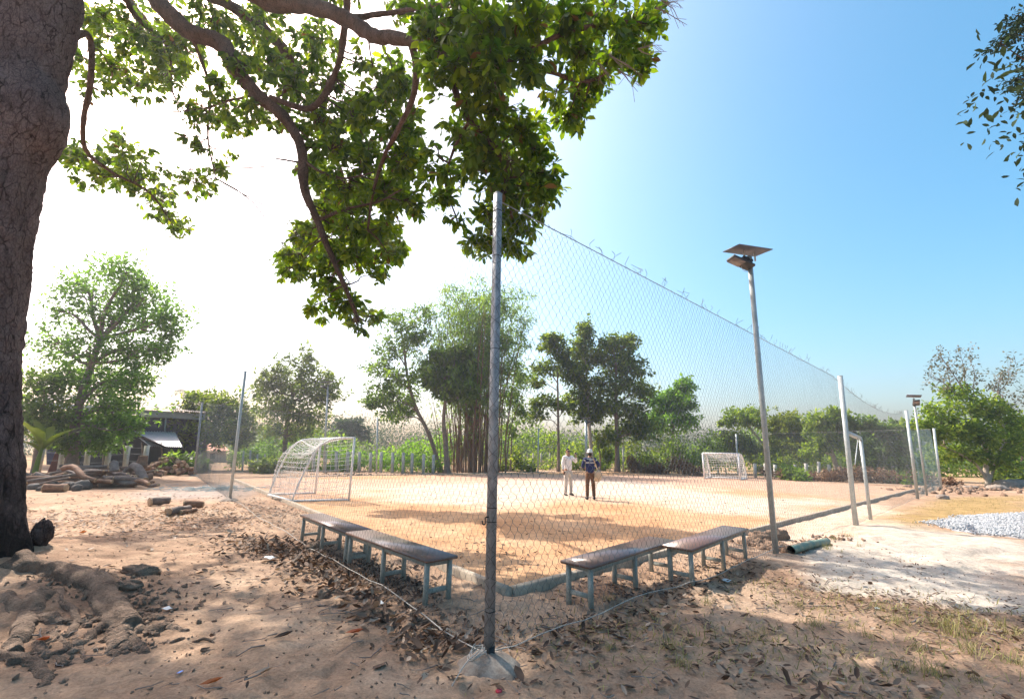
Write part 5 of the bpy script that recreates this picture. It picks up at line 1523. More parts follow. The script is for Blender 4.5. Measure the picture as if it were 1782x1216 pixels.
# ------------------------------------------------------------------ benches
def bench(label, legs):
    """legs: ground places of the pairs of feet: [(front, back), ...] in the photograph"""
    prs = [(GZ(*a), GZ(*b)) for a, b in legs]
    mids = np.array([(a + b) / 2 for a, b in prs])
    o = mids[0].copy(); d = mids[-1] - mids[0]; L = np.linalg.norm(d[:2]); d = norm(d * [1, 1, 0]); s = np.array([-d[1], d[0], 0])
    root = empty('bench', o, label, 'bench', 'benches beside the field', math.atan2(d[1], d[0]))
    H = .425; W = .34
    n = len(prs)
    xs_ = [float(np.dot(m - o, d)) for m in mids]
    zs_ = [float(height(m[0], m[1])) - o[2] for m in mids]
    MBt = MB()
    rr = .01
    V, Qq, _ = beam(np.array([-.07, 0, H + .0]), np.array([L + .07, 0, H + zs_[-1]]), W + .06, .034, (0, 0, 1), .009)
    MBt.add(V, Qq).build('top', M['bench_top'], root)
    for x, z in zip(xs_, zs_):
        for y in (-1, 1):
            V, Qq, _ = beam(np.array([x, y * (W / 2 - .03), z - .04]), np.array([x, y * (W / 2 - .03), H - .02 + z * .9]), .048, .048, (1, 0, 0), .006)
            MB().add(V, Qq).build('leg', M['bench_leg'], root)
        for zz, hh, nm in ((z + .11, .045, 'stretcher'), (H - .045 + z * .9, .055, 'apron')):
            V, Qq, _ = beam(np.array([x, -W / 2 + .055, zz]), np.array([x, W / 2 - .055, zz]), .03, hh, (0, 0, 1), .004)
            MB().add(V, Qq).build(nm, M['bench_leg'], root)
    for y in (-1, 1):
        V, Qq, _ = beam(np.array([.03, y * (W / 2 - .03), H - .045]), np.array([L - .03, y * (W / 2 - .03), H - .045 + zs_[-1]]), .022, .05, (0, 0, 1), .004)
        MB().add(V, Qq).build('side_rail', M['bench_leg'], root)
    return root


bench('bench left of the corner post, its near end closest to the post', [((736.5, 1053), (782.5, 1043)), ((661, 1015), (703.5, 1006)), ((604.8, 986), (642.6, 977))])
bench('farther of the two left benches, ending nearest to the left goal', [((600, 982), (634, 974)), ((559.4, 959.5), (595, 953)), ((524, 942), (555, 936))])
bench('bench right of the corner post, its near end closest to the post', [((1032, 1057), (986.8, 1047)), ((1109.8, 1026), (1067, 1015)), ((1172, 1000), (1130, 991))])
bench('bench between the other right bench and the solar lamp pole', [((1207.9, 1019), (1165, 1007)), ((1259, 991), (1219, 985)), ((1300, 977), (1263.5, 967))])


# ------------------------------------------------------------------ goals
def goal(label, fl, fr, bl_, br_2, hfront, hook=True, rad=.034, cell=.12, seed=0):
    """front-left, front-right, back-left, back-right feet on the ground (metres)"""
    r = np.random.default_rng(seed)
    fl, fr, bl_, br_2 = [np.array(q, float) for q in (fl, fr, bl_, br_2)]
    o = (fl + fr) / 2
    root = empty('goal', o, label, 'goal')
    up = np.array([0, 0, hfront])

    def tb(name, pts, rr=rad, n=None, m='white'):
        pts = np.array(pts) - o
        if n: pts = spline(pts, n)
        V, Qq, Tt = tube(pts, rr, 10); MB().add(V, Qq, Tt).build(name, M[m], root, True)
    tb('front_post', [fl, fl + up]); tb('front_post', [fr, fr + up]); tb('crossbar', [fl + up, fr + up])

    def side(f, b):
        k = b - f
        return spline([f + up, f + up * .985 + k * .28, f + up * .94 + k * .48, f + up * .80 + k * .66, f + up * .45 + k * .84, b], 24)
    for f, b in ((fl, bl_), (fr, br_2)):
        V, Qq, Tt = tube(side(f, b) - o, rad * .85, 10); MB().add(V, Qq, Tt).build('side_arch', M['white'], root, True)
        tb('ground_bar', [f + [0, 0, rad], b + [0, 0, rad]], rad * .85)
    tb('back_ground_bar', [bl_ + [0, 0, rad], br_2 + [0, 0, rad]], rad * .85)
    # net: hangs from the crossbar over the arches, sagging between
    nu_ = int(np.linalg.norm(fr - fl) / cell); nv_ = int((hfront + np.linalg.norm(bl_ - fl) * .8) / cell)
    sl_ = side(fl, bl_); sr_ = side(fr, br_2)
    tt_ = np.linspace(0, 1, nv_ + 1)
    iL = np.interp(tt_, np.linspace(0, 1, 24), np.arange(24)); get = lambda s_, t_: np.array([np.interp(t_, np.linspace(0, 1, 24), s_[:, q]) for q in range(3)]).T
    a = get(sl_, tt_); b = get(sr_, tt_)
    u = np.linspace(0, 1, nu_ + 1)
    gridp = a[:, None] * (1 - u)[None, :, None] + b[:, None] * u[None, :, None]
    back = norm((bl_ + br_2) / 2 - (fl + fr) / 2)
    sagw = np.sin(tt_ * math.pi)[:, None] * np.sin(u * math.pi)[None]
    gridp[..., 2] -= sagw * .16 * (1 + .6 * fbm(u[None] * 4 + 0 * tt_[:, None], tt_[:, None] * 4 + 0 * u[None], seed + 3)) * (tt_[:, None] < .65)
    gridp += back * (np.exp(-((tt_ - .72) / .2) ** 2)[:, None] * (.10 + .22 * np.exp(-((u - .9) / .2) ** 2)[None] * (1 if hook else 0)) * np.sin(np.clip(u, .02, .98) * math.pi)[None] ** .3)[..., None]
    gridp += r.normal(size=gridp.shape) * .012
    gridp[..., 2] = np.maximum(gridp[..., 2], .02)
    A_ = np.vstack([gridp[:-1].reshape(-1, 3), gridp[:, :-1].reshape(-1, 3)]); B_ = np.vstack([gridp[1:].reshape(-1, 3), gridp[:, 1:].reshape(-1, 3)])
    for s_, f in ((sl_, fl), (sr_, fr)):
        zs = np.arange(.12, hfront, cell)
        for z in zs:
            # horizontal cord from the post to the arch at that height
            k = np.argmin(np.abs(s_[:, 2] - z) + (np.arange(24) < 6) * (0 if z > hfront * .93 else 5))
            e = s_[k]; q = np.linspace(0, 1, 8)[:, None]
            ln = (f + [0, 0, z]) * (1 - q) + e * q + np.stack([r.normal(size=8) * .008, r.normal(size=8) * .008, -.05 * np.sin(q[:, 0] * 3.1)], -1)
            A_ = np.vstack([A_, ln[:-1]]); B_ = np.vstack([B_, ln[1:]])
        for fr_ in np.arange(.1, 1, .11):
            k = int(fr_ * 23); tp = s_[k]; bt_ = f + (s_[-1] - f) * np.linalg.norm((tp - f)[:2]) / (np.linalg.norm((s_[-1] - f)[:2]) + 1e-9); bt_[2] = .03
            A_ = np.vstack([A_, [tp]]); B_ = np.vstack([B_, [bt_]])
    V, Qq = segs(A_ - o, B_ - o, .0062 if rad < .05 else .009); MB().add(V, Qq).build('net', M['net_white'], root)['kind'] = 'stuff'
    tb('edge_cord', [sl_[8] + back * .02, (sl_[8] + sr_[8]) / 2 - [0, 0, .22], sr_[8] + back * .02], .014, 16, 'net_white')
    return root


def FGz(px, py):
    p = G(px, py, FIELD_Z); p[2] = fz(p); return p


goal('white football goal on the left side of the field with its net pulled out behind', FGz(607, 871), FGz(548, 859), FGz(507, 873), FGz(467, 862), 1.88, seed=1)
f1, f2 = FGz(1226, 833), FGz(1288.5, 835)
bk = FGz(1300, 834) - f2
goal('smaller looking white football goal at the far side of the field before the trees', f1, f2, f1 + (FGz(1237, 831.5) - f1), f2 + bk, 1.72, hook=False, rad=.055, cell=.15, seed=2)


# ------------------------------------------------------------------ people
def skinned(name, chains, material, root, loc=(0, 0, 0), sub=2, extra=None):
    """grow one continuous surface over joined chains: [[(key, (x,y,z), r) ...], ...]; equal keys are the same joint"""
    keys = {}; vs = []; rs = []; es = []
    for ch in chains:
        prev = None
        for key, p, rr in ch:
            if key not in keys:
                keys[key] = len(vs); vs.append(p); rs.append(rr if not np.isscalar(rr) else (rr, rr))
            i = keys[key]
            if prev is not None: es.append((prev, i))
            prev = i
    me = bpy.data.meshes.new(name)
    me.from_pydata([tuple(p) for p in vs], es, [])
    o = bpy.data.objects.new(name, me); COL.objects.link(o)
    o.modifiers.new('s', 'SKIN'); sm = o.modifiers.new('d', 'SUBSURF'); sm.levels = sub; sm.render_levels = sub
    for i, sv in enumerate(me.skin_vertices[0].data):
        sv.radius = rs[i]; sv.use_root = (i == 0); sv.use_loose = False
    dg = bpy.context.evaluated_depsgraph_get(); dg.update()
    nm = bpy.data.meshes.new_from_object(o.evaluated_get(dg))
    bpy.data.objects.remove(o); bpy.data.meshes.remove(me)
    nm.name = name
    for p in nm.polygons: p.use_smooth = True
    nm.materials.clear(); nm.materials.append(M[material])
    return link(name, nm, root, loc)


def hand_into(mb, wrist, d, palm_n, s=1.0, curl=.5, side=1):
    """palm, four unequal bent fingers and a thumb from the side of the palm"""
    d = norm(d); n = norm(np.array(palm_n) - d * np.dot(palm_n, d)); t = np.cross(d, n) * side
    w = np.array(wrist, float)
    V, Q, T = tube(np.array([w - d * .02, w + d * .03, w + d * .085]), np.array([.026, .036, .034]) * s, 8)
    c = w + d * .04
    rel = V - c; V = c + rel - np.outer(rel @ n, n) * .45
    mb.add(V, Q, T)
    for k, (off, L) in enumerate(((.027, .068), (.009, .078), (-.009, .072), (-.026, .055))):
        p0 = w + d * .075 + t * off; p1 = p0 + d * L * .45 * s + n * L * .12; p2 = p1 + (d * (1 - curl) + n * curl) * L * .33; p3 = p2 + (d * (.6 - curl) + n * (curl + .3)) * L * .25
        V, Q, T = tube(np.array([p0, p1, p2, p3]), np.array([.0095, .009, .008, .006]) * s, 6); mb.add(V, Q, T)
    p0 = w + d * .03 + t * .03; p1 = p0 + d * .03 + t * .028; p2 = p1 + d * .03 + t * .008 + n * .01
    V, Q, T = tube(np.array([p0, p1, p2]), np.array([.012, .011, .008]), 6); mb.add(V, Q, T)


def join_into(o, mb):
    """add loose hand geometry to the body's own mesh"""
    import bmesh
    me2 = mb.mesh('hand_part', True)
    bm = bmesh.new(); bm.from_mesh(o.data); bm.from_mesh(me2); bm.to_mesh(o.data); bm.free()
    bpy.data.meshes.remove(me2)
    for p in o.data.polygons: p.use_smooth = True


def person(label, base, rz, raised, H=1.70):
    s = H / 1.70
    root = empty('person', base, label, 'person', None, rz)
    if raised:          # man facing us, his left hand lifted to his face
        arms = {'R': [(-.175, 0, 1.385), (-.225, .02, 1.13), (-.235, -.06, .90)], 'L': [(.175, 0, 1.385), (.30, -.09, 1.19), (.215, -.22, 1.40)]}
        hands = {'R': ((-.235, -.075, .885), (0, -.1, -1), (1, 0, 0)), 'L': ((.208, -.232, 1.415), (-.35, -.1, .9), (-.6, .3, -.3))}
    else:               # facing away, both elbows out, hands held in front of the body
        arms = {'R': [(-.18, 0, 1.37), (-.34, -.02, 1.17), (-.20, -.22, 1.05)], 'L': [(.18, 0, 1.37), (.27, -.02, 1.12), (.16, -.24, 1.06)]}
        hands = {'R': ((-.19, -.235, 1.05), (.8, -.5, .1), (0, 1, 0)), 'L': ((.15, -.255, 1.06), (-.8, -.5, .1), (0, 1, 0))}
    S_ = lambda p: tuple(np.array(p) * s)
    torso = [('pel', S_((0, 0, .93)), (.145 * s, .10 * s)), ('wst', S_((0, 0, 1.07)), (.13 * s, .095 * s)), ('chs', S_((0, .0, 1.26)), (.15 * s, .11 * s)), ('clv', S_((0, .0, 1.385)), (.11 * s, .085 * s)),
             ('nck', S_((0, -.005, 1.465)), .055 * s), ('jaw', S_((0, -.025, 1.535)), (.062 * s, .07 * s)), ('hed', S_((0, -.012, 1.60)), (.074 * s, .09 * s)), ('crn', S_((0, .005, 1.655)), (.058 * s, .07 * s))]
    ch = [torso]
    for sd, k in (('R', -1), ('L', 1)):
        a = arms[sd]
        ch.append([('clv', S_((0, 0, 1.385)), .1), ('sh' + sd, S_(a[0]), .058 * s), ('el' + sd, S_(a[1]), .043 * s), ('wr' + sd, S_(a[2]), .028 * s)])
        ch.append([('pel', S_((0, 0, .93)), .1), ('hp' + sd, S_((k * .09, 0, .86)), .088 * s), ('kn' + sd, S_((k * .105, -.015, .49)), .056 * s), ('an' + sd, S_((k * .12, .015, .10)), .038 * s), ('to' + sd, S_((k * .135, -.10, .045)), .034 * s)])
    body = skinned('body', ch, 'skin', root)
    hm = MB()
    for sd, k in (('R', -1), ('L', 1)):
        w, d, n = hands[sd]; hand_into(hm, np.array(w) * s, d, n, s, .45, k)
    # nose and ears belong to the head
    V, Q, T = tube(np.array([(0, -.100, 1.605), (0, -.118, 1.585), (0, -.122, 1.567), (0, -.105, 1.56)]) * s, np.array([.008, .012, .015, .008]) * s, 8); hm.add(V, Q, T)
    for k in (-1, 1):
        V, Q, T = tube(np.array([(k * .074, .0, 1.565), (k * .086, .004, 1.585), (k * .086, .006, 1.61), (k * .074, .0, 1.625)]) * s, np.array([.008, .013, .014, .008]) * s, 8); hm.add(V, Q, T)
    join_into(body, hm)
    mo = MB(); V, Q, T = tube(np.array([(-.022, -.094, 1.537), (0, -.1, 1.535), (.022, -.094, 1.537)]) * s, .005 * s, 6); mo.add(V, Q, T); mo.build('mouth', M['litter_red'], root, True)
    # clothes: a little wider than the body, ending at wrist, hem, ankle
    top = 'shirt_white' if raised else 'navy'
    g = .022 * s
    sh = [[('hem', S_((0, 0, .86)), (.175 * s, .135 * s)), ('wst', S_((0, 0, 1.03)), (.160 * s, .125 * s)), ('chs', S_((0, 0, 1.25)), (.172 * s, .132 * s)), ('clv', S_((0, 0, 1.385)), (.125 * s, .10 * s)), ('col', S_((0, 0, 1.44)), (.07 * s, .07 * s))]]
    for sd in 'RL':
        a = arms[sd]; a2 = np.array(a[1]) + (np.array(a[2]) - np.array(a[1])) * .93
        sh.append([('clv', S_((0, 0, 1.385)), .1), ('sh' + sd, S_(a[0]), .075 * s), ('el' + sd, S_(a[1]), .062 * s), ('cf' + sd, S_(a2), .047 * s)])
    skinned('shirt' if raised else 'jacket', sh, top, root)
    tr = [[('pel', S_((0, 0, .95)), (.155 * s, .115 * s)), ('crt', S_((0, 0, .87)), (.13 * s, .11 * s))]]
    for sd, k in (('R', -1), ('L', 1)):
        tr.append([('crt', S_((0, 0, .87)), .1), ('th' + sd, S_((k * .092, 0, .80)), .098 * s), ('kn' + sd, S_((k * .107, -.012, .48)), .074 * s), ('hm' + sd, S_((k * .12, .01, .085)), .066 * s)])
    skinned('trousers', tr, 'trousers_pale' if raised else 'trousers_brown', root)
    for k in (-1, 1):
        V, Q, T = tube(spline(np.array([(k * .118, .065, .045), (k * .12, .03, .06), (k * .128, -.04, .05), (k * .136, -.115, .036), (k * .14, -.155, .028)]) * s, 14), np.array(list(np.linspace(.04, .05, 5)) + list(np.linspace(.05, .022, 9))) * s, 10)
        V[:, 2] = np.maximum(V[:, 2], .004)
        MB().add(V, Q, T).build('shoe', M['shoe'], root, True)
    if raised:
        hr = [[('a', S_((0, .03, 1.60)), (.075 * s, .075 * s)), ('b', S_((0, .015, 1.665)), (.074 * s, .082 * s)), ('c', S_((0, -.035, 1.69)), (.05 * s, .05 * s))]]
        skinned('hair', hr, 'hair', root)
        gl = MB()
        for k in (-1, 1):
            V, Q, T = tube(np.array([(k * .035, -.098, 1.602), (k * .035, -.108, 1.601)]) * s, .026 * s, 12); gl.add(V, Q, T)
            V, Q, _ = beam(np.array((k * .06, -.09, 1.607)) * s, np.array((k * .084, .0, 1.607)) * s, .006 * s, .012 * s); gl.add(V, Q)
        V, Q, _ = beam(np.array((-.03, -.105, 1.607)) * s, np.array((.03, -.105, 1.607)) * s, .008 * s, .012 * s); gl.add(V, Q)
        gl.build('sunglasses', M['black'], root)
        V, Q, _ = beam(np.array((-.018, -.10, 1.405)) * s, np.array((-.0, -.135, 1.10)) * s, .03 * s, .01 * s, (0, -1, 0)); MB().add(V, Q).build('button_placket', M['shirt_white'], root)
    else:
        hr = [[('z', S_((0, .03, 1.475)), (.066 * s, .05 * s)), ('a', S_((0, .032, 1.54)), (.080 * s, .072 * s)), ('b', S_((0, .03, 1.60)), (.082 * s, .082 * s))]]
        skinned('hair', hr, 'hair', root)
        k = 20; a = np.arange(k) * 2 * math.pi / k; rings = []
        for rr, z in ((.118, 1.605), (.116, 1.615), (.108, 1.618), (.106, 1.66), (.092, 1.70), (.06, 1.727), (.02, 1.737)):
            rings.append(np.stack([np.cos(a) * rr * .88, np.sin(a) * rr * (1.12 if z < 1.62 else 1.0) - (.012 if z < 1.62 else 0), z + 0 * a], -1))
        Vh = np.vstack(rings) * s; Qh = [[i * k + j, i * k + (j + 1) % k, (i + 1) * k + (j + 1) % k, (i + 1) * k + j] for i in range(6) for j in range(k)]
        MB().add(Vh, Qh, [[6 * k, 6 * k + j, 6 * k + j + 1] for j in range(1, k - 1)]).build('helmet', M['hat'], root, True)
        # grey shoulder yoke with two pale lines across the back (+y is the back here)
        def wrapx(z0, z1, rx, ry, name, m, rz0=None):
            aa = np.linspace(-.15 * math.pi, 1.15 * math.pi, 22)
            f = lambda z: np.stack([np.cos(aa) * rx, np.sin(aa) * ry, z + 0 * aa], -1) * s
            lo, hi = f(z0), f(z1); 
            if rz0 is not None: hi[:, :2] *= rz0
            Vv = np.vstack([lo, hi]); n_ = len(aa)
            MB().add(Vv, [[j, j + 1, n_ + j + 1, n_ + j] for j in range(n_ - 1)]).build(name, M[m], root, True)
        yk = [[('clv', S_((0, .008, 1.385)), (.132 * s, .108 * s)), ('ym', S_((0, .008, 1.345)), (.158 * s, .128 * s)), ('yl', S_((0, .008, 1.30)), (.165 * s, .132 * s))]]
        for sd in 'RL':
            aa = np.array(arms[sd]); yk.append([('clv', S_((0, 0, 1.385)), .1), ('s' + sd, S_(aa[0] + [0, .004, .006]), .078 * s), ('e' + sd, S_(aa[0] * .6 + aa[1] * .4 + [0, .004, .006]), .072 * s)])
        skinned('yoke', yk, 'grey_yoke', root)
        wrapx(1.262, 1.275, .176, .138, 'stripe', 'hat'); wrapx(1.235, 1.245, .177, .139, 'stripe', 'hat')
        # belt of the bag over the shoulder; the bag itself is carried (its own thing)
    return root


wp = FGz(989, 862); np_ = FGz(1028, 869)
person('person in a white shirt and pale trousers wearing sunglasses, one hand lifted to the face', wp, .45, True, 1.70)
pp = person('person seen from behind in a navy jacket, brown trousers and white helmet', np_, math.pi + .06, False, 1.66)
bag = empty('shoulder_bag', np_ + np.array([.215, -.11, .62]), 'beige shoulder bag hanging at the hip of the helmeted person', 'bag')
k = 16; a = np.arange(k) * 2 * math.pi / k
rings = []
for z, rx, ry in ((0, .07, .035), (.03, .115, .06), (.14, .13, .07), (.26, .115, .055), (.34, .08, .035), (.35, .06, .01)):
    rings.append(np.stack([np.sign(np.cos(a)) * np.abs(np.cos(a)) ** .7 * rx + .04 * (z > .1), np.sin(a) * ry, z + .015 * np.sin(a * 2 + z * 9)], -1))
Vb = np.vstack(rings); Qb = [[i * k + j, i * k + (j + 1) % k, (i + 1) * k + (j + 1) % k, (i + 1) * k + j] for i in range(5) for j in range(k)]
bb_ = MB().add(Vb, Qb, [[0, j + 1, j] for j in range(1, k - 1)] + [[5 * k, 5 * k + j, 5 * k + j + 1] for j in range(1, k - 1)]).build('pouch', M['beige'], bag, True)
V, Q, T = tube(spline([(.02, 0, .34), (-.04, .02, .55), (-.12, .0, .75), (-.13, .16, .83), (-.05, .30, .6), (.08, .1, .34)], 24), .018, 6)
MB().add(V, Q, T).build('strap', M['beige'], bag, True)
V, Q, T = tube(spline([(-.08, -.05, .02), (-.09, -.06, -.06), (-.02, -.06, -.07), (0, -.05, .02)], 12), .012, 6)
MB().add(V, Q, T).build('loop', M['beige'], bag, True)
ph = empty('phone', wp + np.array([-.17, -.19, .78]), 'small dark phone in the lowered hand of the white shirted person', 'phone')
V, Q, _ = beam(np.array([0, 0, -.04]), np.array([.02, 0, .09]), .06, .012, (0, 1, 0), .004); MB().add(V, Q).build('case', M['black'], ph)
cu = empty('cup', wp + np.array([.28, -.10, 1.46]), 'dark cup held near the mouth by the white shirted person', 'cup')
V, Q, T = tube(np.array([(0, 0, 0), (0, 0, .03), (-.01, 0, .10)]), np.array([.028, .033, .036]), 12); MB().add(V, Q, T).build('beaker', M['lamp_dark'], cu, True)


# ------------------------------------------------------------------ wood, stones, clods
def log(label, a, b, rad, m='wood_grey', cat='log', name='log', group=None, cut=True, seed=0, bend=.06, taper=.85):
    r = np.random.default_rng(seed)
    a = np.array(a, float); b = np.array(b, float); o = (a + b) / 2; L = np.linalg.norm(b - a)
    s = spline([a - o, (a - o) * .3 + r.normal(size=3) * L * bend, (b - o) * .4 + r.normal(size=3) * L * bend, b - o], 10)
    root = empty(name, o, label, cat, group)
    V, Q, T = tube(s, np.linspace(rad, rad * taper, 10), 10, False, .25, 4 / max(L, .4), seed)
    MB().add(V, Q).build('bark', M[m], root, True)
    for e, (i, j) in enumerate(((0, 1), (-1, -2))):
        d = norm(s[i] - s[j]); rr = rad * (.97 if e == 0 else taper * .97)
        V, Q, T = tube(np.array([s[i] - d * .03, s[i] - d * .004, s[i] + d * .006]), np.array([rr, rr, rr * .9]), 10)
        MB().add(V, Q, T).build('cut_end', M['wood_cut'] if cut else M[m], root)
    return root


def rock(label, p, size, m='stone', seed=0, cat='stone', name='stone', group=None, rz=0, cubic=.5):
    r = np.random.default_rng(seed)
    n1, n2 = (26, 17) if m != 'stone' else (11, 8)
    th = np.arange(n1) * 2 * math.pi / n1; ph_ = np.linspace(-.5, .5, n2) * math.pi
    T, Pp = np.meshgrid(th, ph_)
    x = np.cos(T) * np.cos(Pp); y = np.sin(T) * np.cos(Pp); z = np.sin(Pp)
    f = (np.abs(x) ** 3 + np.abs(y) ** 3 + np.abs(z) ** 3) ** (-cubic / 3)
    f *= 1 + .45 * (fbm(x * 1.6 + seed, y * 1.6 + z * 1.3, seed, 3) - .5) + (1.0 if m in ('clod', 'wood_grey') else .45) * (fbm(x * 4 + z * 2, y * 4 + z * 3, seed + 3, 3) - .5)
    Vv = np.stack([x * f * size[0], y * f * size[1], z * f * size[2]], -1).reshape(-1, 3)
    c, s = math.cos(rz), math.sin(rz); Vv[:, :2] = Vv[:, :2] @ np.array([[c, s], [-s, c]])
    Q = [[i * n1 + j, i * n1 + (j + 1) % n1, (i + 1) * n1 + (j + 1) % n1, (i + 1) * n1 + j] for i in range(n2 - 1) for j in range(n1)]
    o = MB().add(Vv, Q).build(name, M[m], None, False, tuple(p))
    return tag(o, label, cat, group)


r = np.random.default_rng(200)
g = 'long logs and branches in the heap by the shed'
lab = 'long grey log or branch lying in the heap by the shed'
for k in range(60):
    x = r.uniform(52, 235); y = 846 - abs(r.normal()) * 8 - (x < 90) * 0
    c = GZ(x, y + 4); c[2] += r.uniform(.08, .62) * (1 - abs((x - 150) / 130)) + .05
    an = r.normal() * .35 + .1; L = r.uniform(1.0, 2.6)
    d = np.array([math.cos(an), math.sin(an), r.normal() * .10]) * L / 2
    log(lab, c - d, c + d, r.uniform(.035, .11), 'wood_grey' if r.uniform() < .6 else 'wood', seed=k, group=g, taper=r.uniform(.5, .9), bend=.05)
lab = 'short split reddish log in the heap right of the long grey logs'
g = 'short split logs heaped by the shed'
for k in range(75):
    x = r.normal() * 32 + 285; x = min(max(x, 228), 336)
    c = GZ(x, 828 - abs(r.normal()) * 5); pk = math.exp(-((x - 290) / 40) ** 2)
    c[2] += r.uniform(.05, .9) * pk + .06
    an = r.uniform(0, 6.3); d = np.array([math.cos(an), math.sin(an), r.normal() * .25]) * r.uniform(.17, .28)
    log(lab, c - d, c + d, r.uniform(.07, .13), 'wood', seed=100 + k, group=g, bend=.02)
log('stout upright log standing on the heap of split logs', GZ(241, 838) + [0, 0, .55], GZ(241, 838) + [0, 0, 1.15], .2, 'wood', seed=300, bend=.01)
log('log with its round end towards the camera below the upright log', GZ(238, 842) + [-.1, -.1, .25], GZ(238, 842) + [.1, .6, .3], .17, 'wood', seed=301, bend=.01)
log('long thick grey log sloping down right out of the heap', GZ(192, 835) + [0, 0, .75], GZ(238, 842) + [.3, 0, .18], .18, 'wood_grey', seed=302)
log('thin forked branch lying on the ground before the heap', GZ(165, 842) + [0, 0, .35], GZ(205, 846) + [0, 0, .04], .05, 'wood_grey', seed=303)
log('stout reddish log lying in front of the dark stones', GZ(75, 856) + [0, 0, .13], GZ(115, 856) + [0, 0, .13], .15, 'wood', seed=304, bend=.01)
g = 'dark grey stones heaped by the shed'
for k, (x, y, sx_, sz_) in enumerate([(60, 851, .4, .16), (82, 853, .5, .13), (105, 849, .4, .15), (122, 852, .4, .22), (142, 852, .42, .24), (128, 845, .4, .3), (160, 846, .35, .18), (172, 843, .38, .2), (95, 845, .45, .18), (70, 845, .4, .18), (205, 842, .45, .25), (150, 840, .45, .3), (175, 832, .8, .4), (112, 853, .35, .2), (133, 854, .3, .16), (151, 850, .35, .2), (90, 849, .4, .2), (75, 850, .3, .2), (118, 842, .4, .3), (140, 838, .45, .3)]):
    p = GZ(x, y); p[2] += sz_ * .45
    rock('angular dark grey stone slab in the heap before the shed', p, (sx_ * .58, sx_ * .42, sz_ * .85), 'stone', k, group=g, rz=k)
log('short log lying with its sawn end facing the camera, leftmost of the loose ones', GZ(259, 880) + [0, 0, .10], GZ(259, 880) + [.22, .42, .11], .115, 'wood_grey', seed=310, bend=.01)
log('short log with its sawn end left, front one of the loose trio', GZ(291, 898) + [0, 0, .09], GZ(322, 893) + [0, .1, .09], .095, 'wood_grey', seed=311, bend=.02)
log('reddish short log lying across the back of the loose trio', GZ(312, 890) + [0, .1, .14], GZ(348, 888) + [0, .1, .12], .10, 'wood', seed=312, bend=.02)
log('thin twisted log at the front right of the loose trio', GZ(318, 895) + [0, -.1, .05], GZ(345, 892) + [0, -.1, .06], .06, 'wood', seed=313, bend=.06)
# rocks at the right
for k, (x, y, sz, lab) in enumerate([(1765, 848, (.9, .6, .38), 'big brown rock by the dry grass at the far right edge'), (1735, 852, (.5, .4, .22), 'flat brown rock left of the biggest rock at the right edge'),
                                     (1641, 868, (.22, .18, .13), 'small brown rock alone on the ochre ground below the short corner post'), (1690, 850, (.4, .3, .14), 'low earth coloured rock between the right tree and the ochre ground')]):
    p = GZ(x, y); p[2] += sz[2] * .35
    rock(lab, p, sz, 'rock', 40 + k)
mb = MB(); r = np.random.default_rng(210)
# crumbly earth bank and clods (uncountable)
def clods(mb, pts, smin, smax, r):
    n = len(pts)
    s = r.uniform(smin, smax, n)[:, None] * np.stack([r.uniform(.8, 1.4, n), r.uniform(.8, 1.3, n), r.uniform(.4, .8, n)], -1)
    p = np.stack([pts[:, 0], pts[:, 1], height(pts[:, 0], pts[:, 1]) + s[:, 2] * .3], -1)
    scatter(mb, OCT, None, OCT_T, p, rand_rot(n, r), s, r.uniform(size=n))


def spread(pts, n, sig, r):
    q = np.array([G(*p)[:2] for p in pts]); i = r.integers(0, len(q) - 1, n); t = r.uniform(size=n)[:, None]
    return q[i] * (1 - t) + q[i + 1] * t + r.normal(size=(n, 2)) * sig


clods(mb, spread([(1310, 948), (1340, 950), (1365, 960)], 220, .16, r), .02, .10, r)
clods(mb, spread([(1395, 948), (1440, 938), (1480, 935)], 60, .2, r), .02, .06, r)
clods(mb, spread([(1610, 858), (1680, 850), (1780, 852)], 240, .8, r), .05, .2, r)
clods(mb, spread([(560, 825), (700, 828), (860, 826), (1000, 824), (1150, 826)], 420, .7, r), .03, .12, r)
clods(mb, np.stack([r.uniform(-6, 7, 5000), 1.5 + 7 * r.uniform(size=5000) ** 1.3], -1), .003, .016, r)
clods(mb, spread([(90, 1020), (200, 1030), (260, 1050), (200, 1110), (80, 1130)], 500, .22, r), .008, .04, r)
clods(mb, spread([(440, 950), (600, 1000), (760, 1090)], 260, .25, r), .01, .05, r)
tag(mb.build('earth_rubble', M['clod']), 'crumbs and clods of brown earth along the kerb and field edges', 'rubble', kind='stuff')
for k, (x, y, s, lab) in enumerate([(243, 1010, (.20, .11, .08), 'dark crusty clod behind the roots of the big tree'), (205, 1035, (.22, .1, .07), 'black rotten wood lump beside the roots'), (563, 1038, (.07, .06, .06), 'grey round clod on the leaf litter left of the benches'),
                                    (1350, 938, (.22, .15, .13), 'earth lump at the foot of the solar lamp pole'), (1325, 940, (.25, .18, .12), 'broken earth lump between bench and lamp pole'), (545, 955, (.12, .1, .08), 'dark clod under the far end of the left benches')]):
    p = GZ(x, y); p[2] += s[2] * .3
    rock(lab, p, s, 'clod', 60 + k, 'clod', 'clod', cubic=.2)

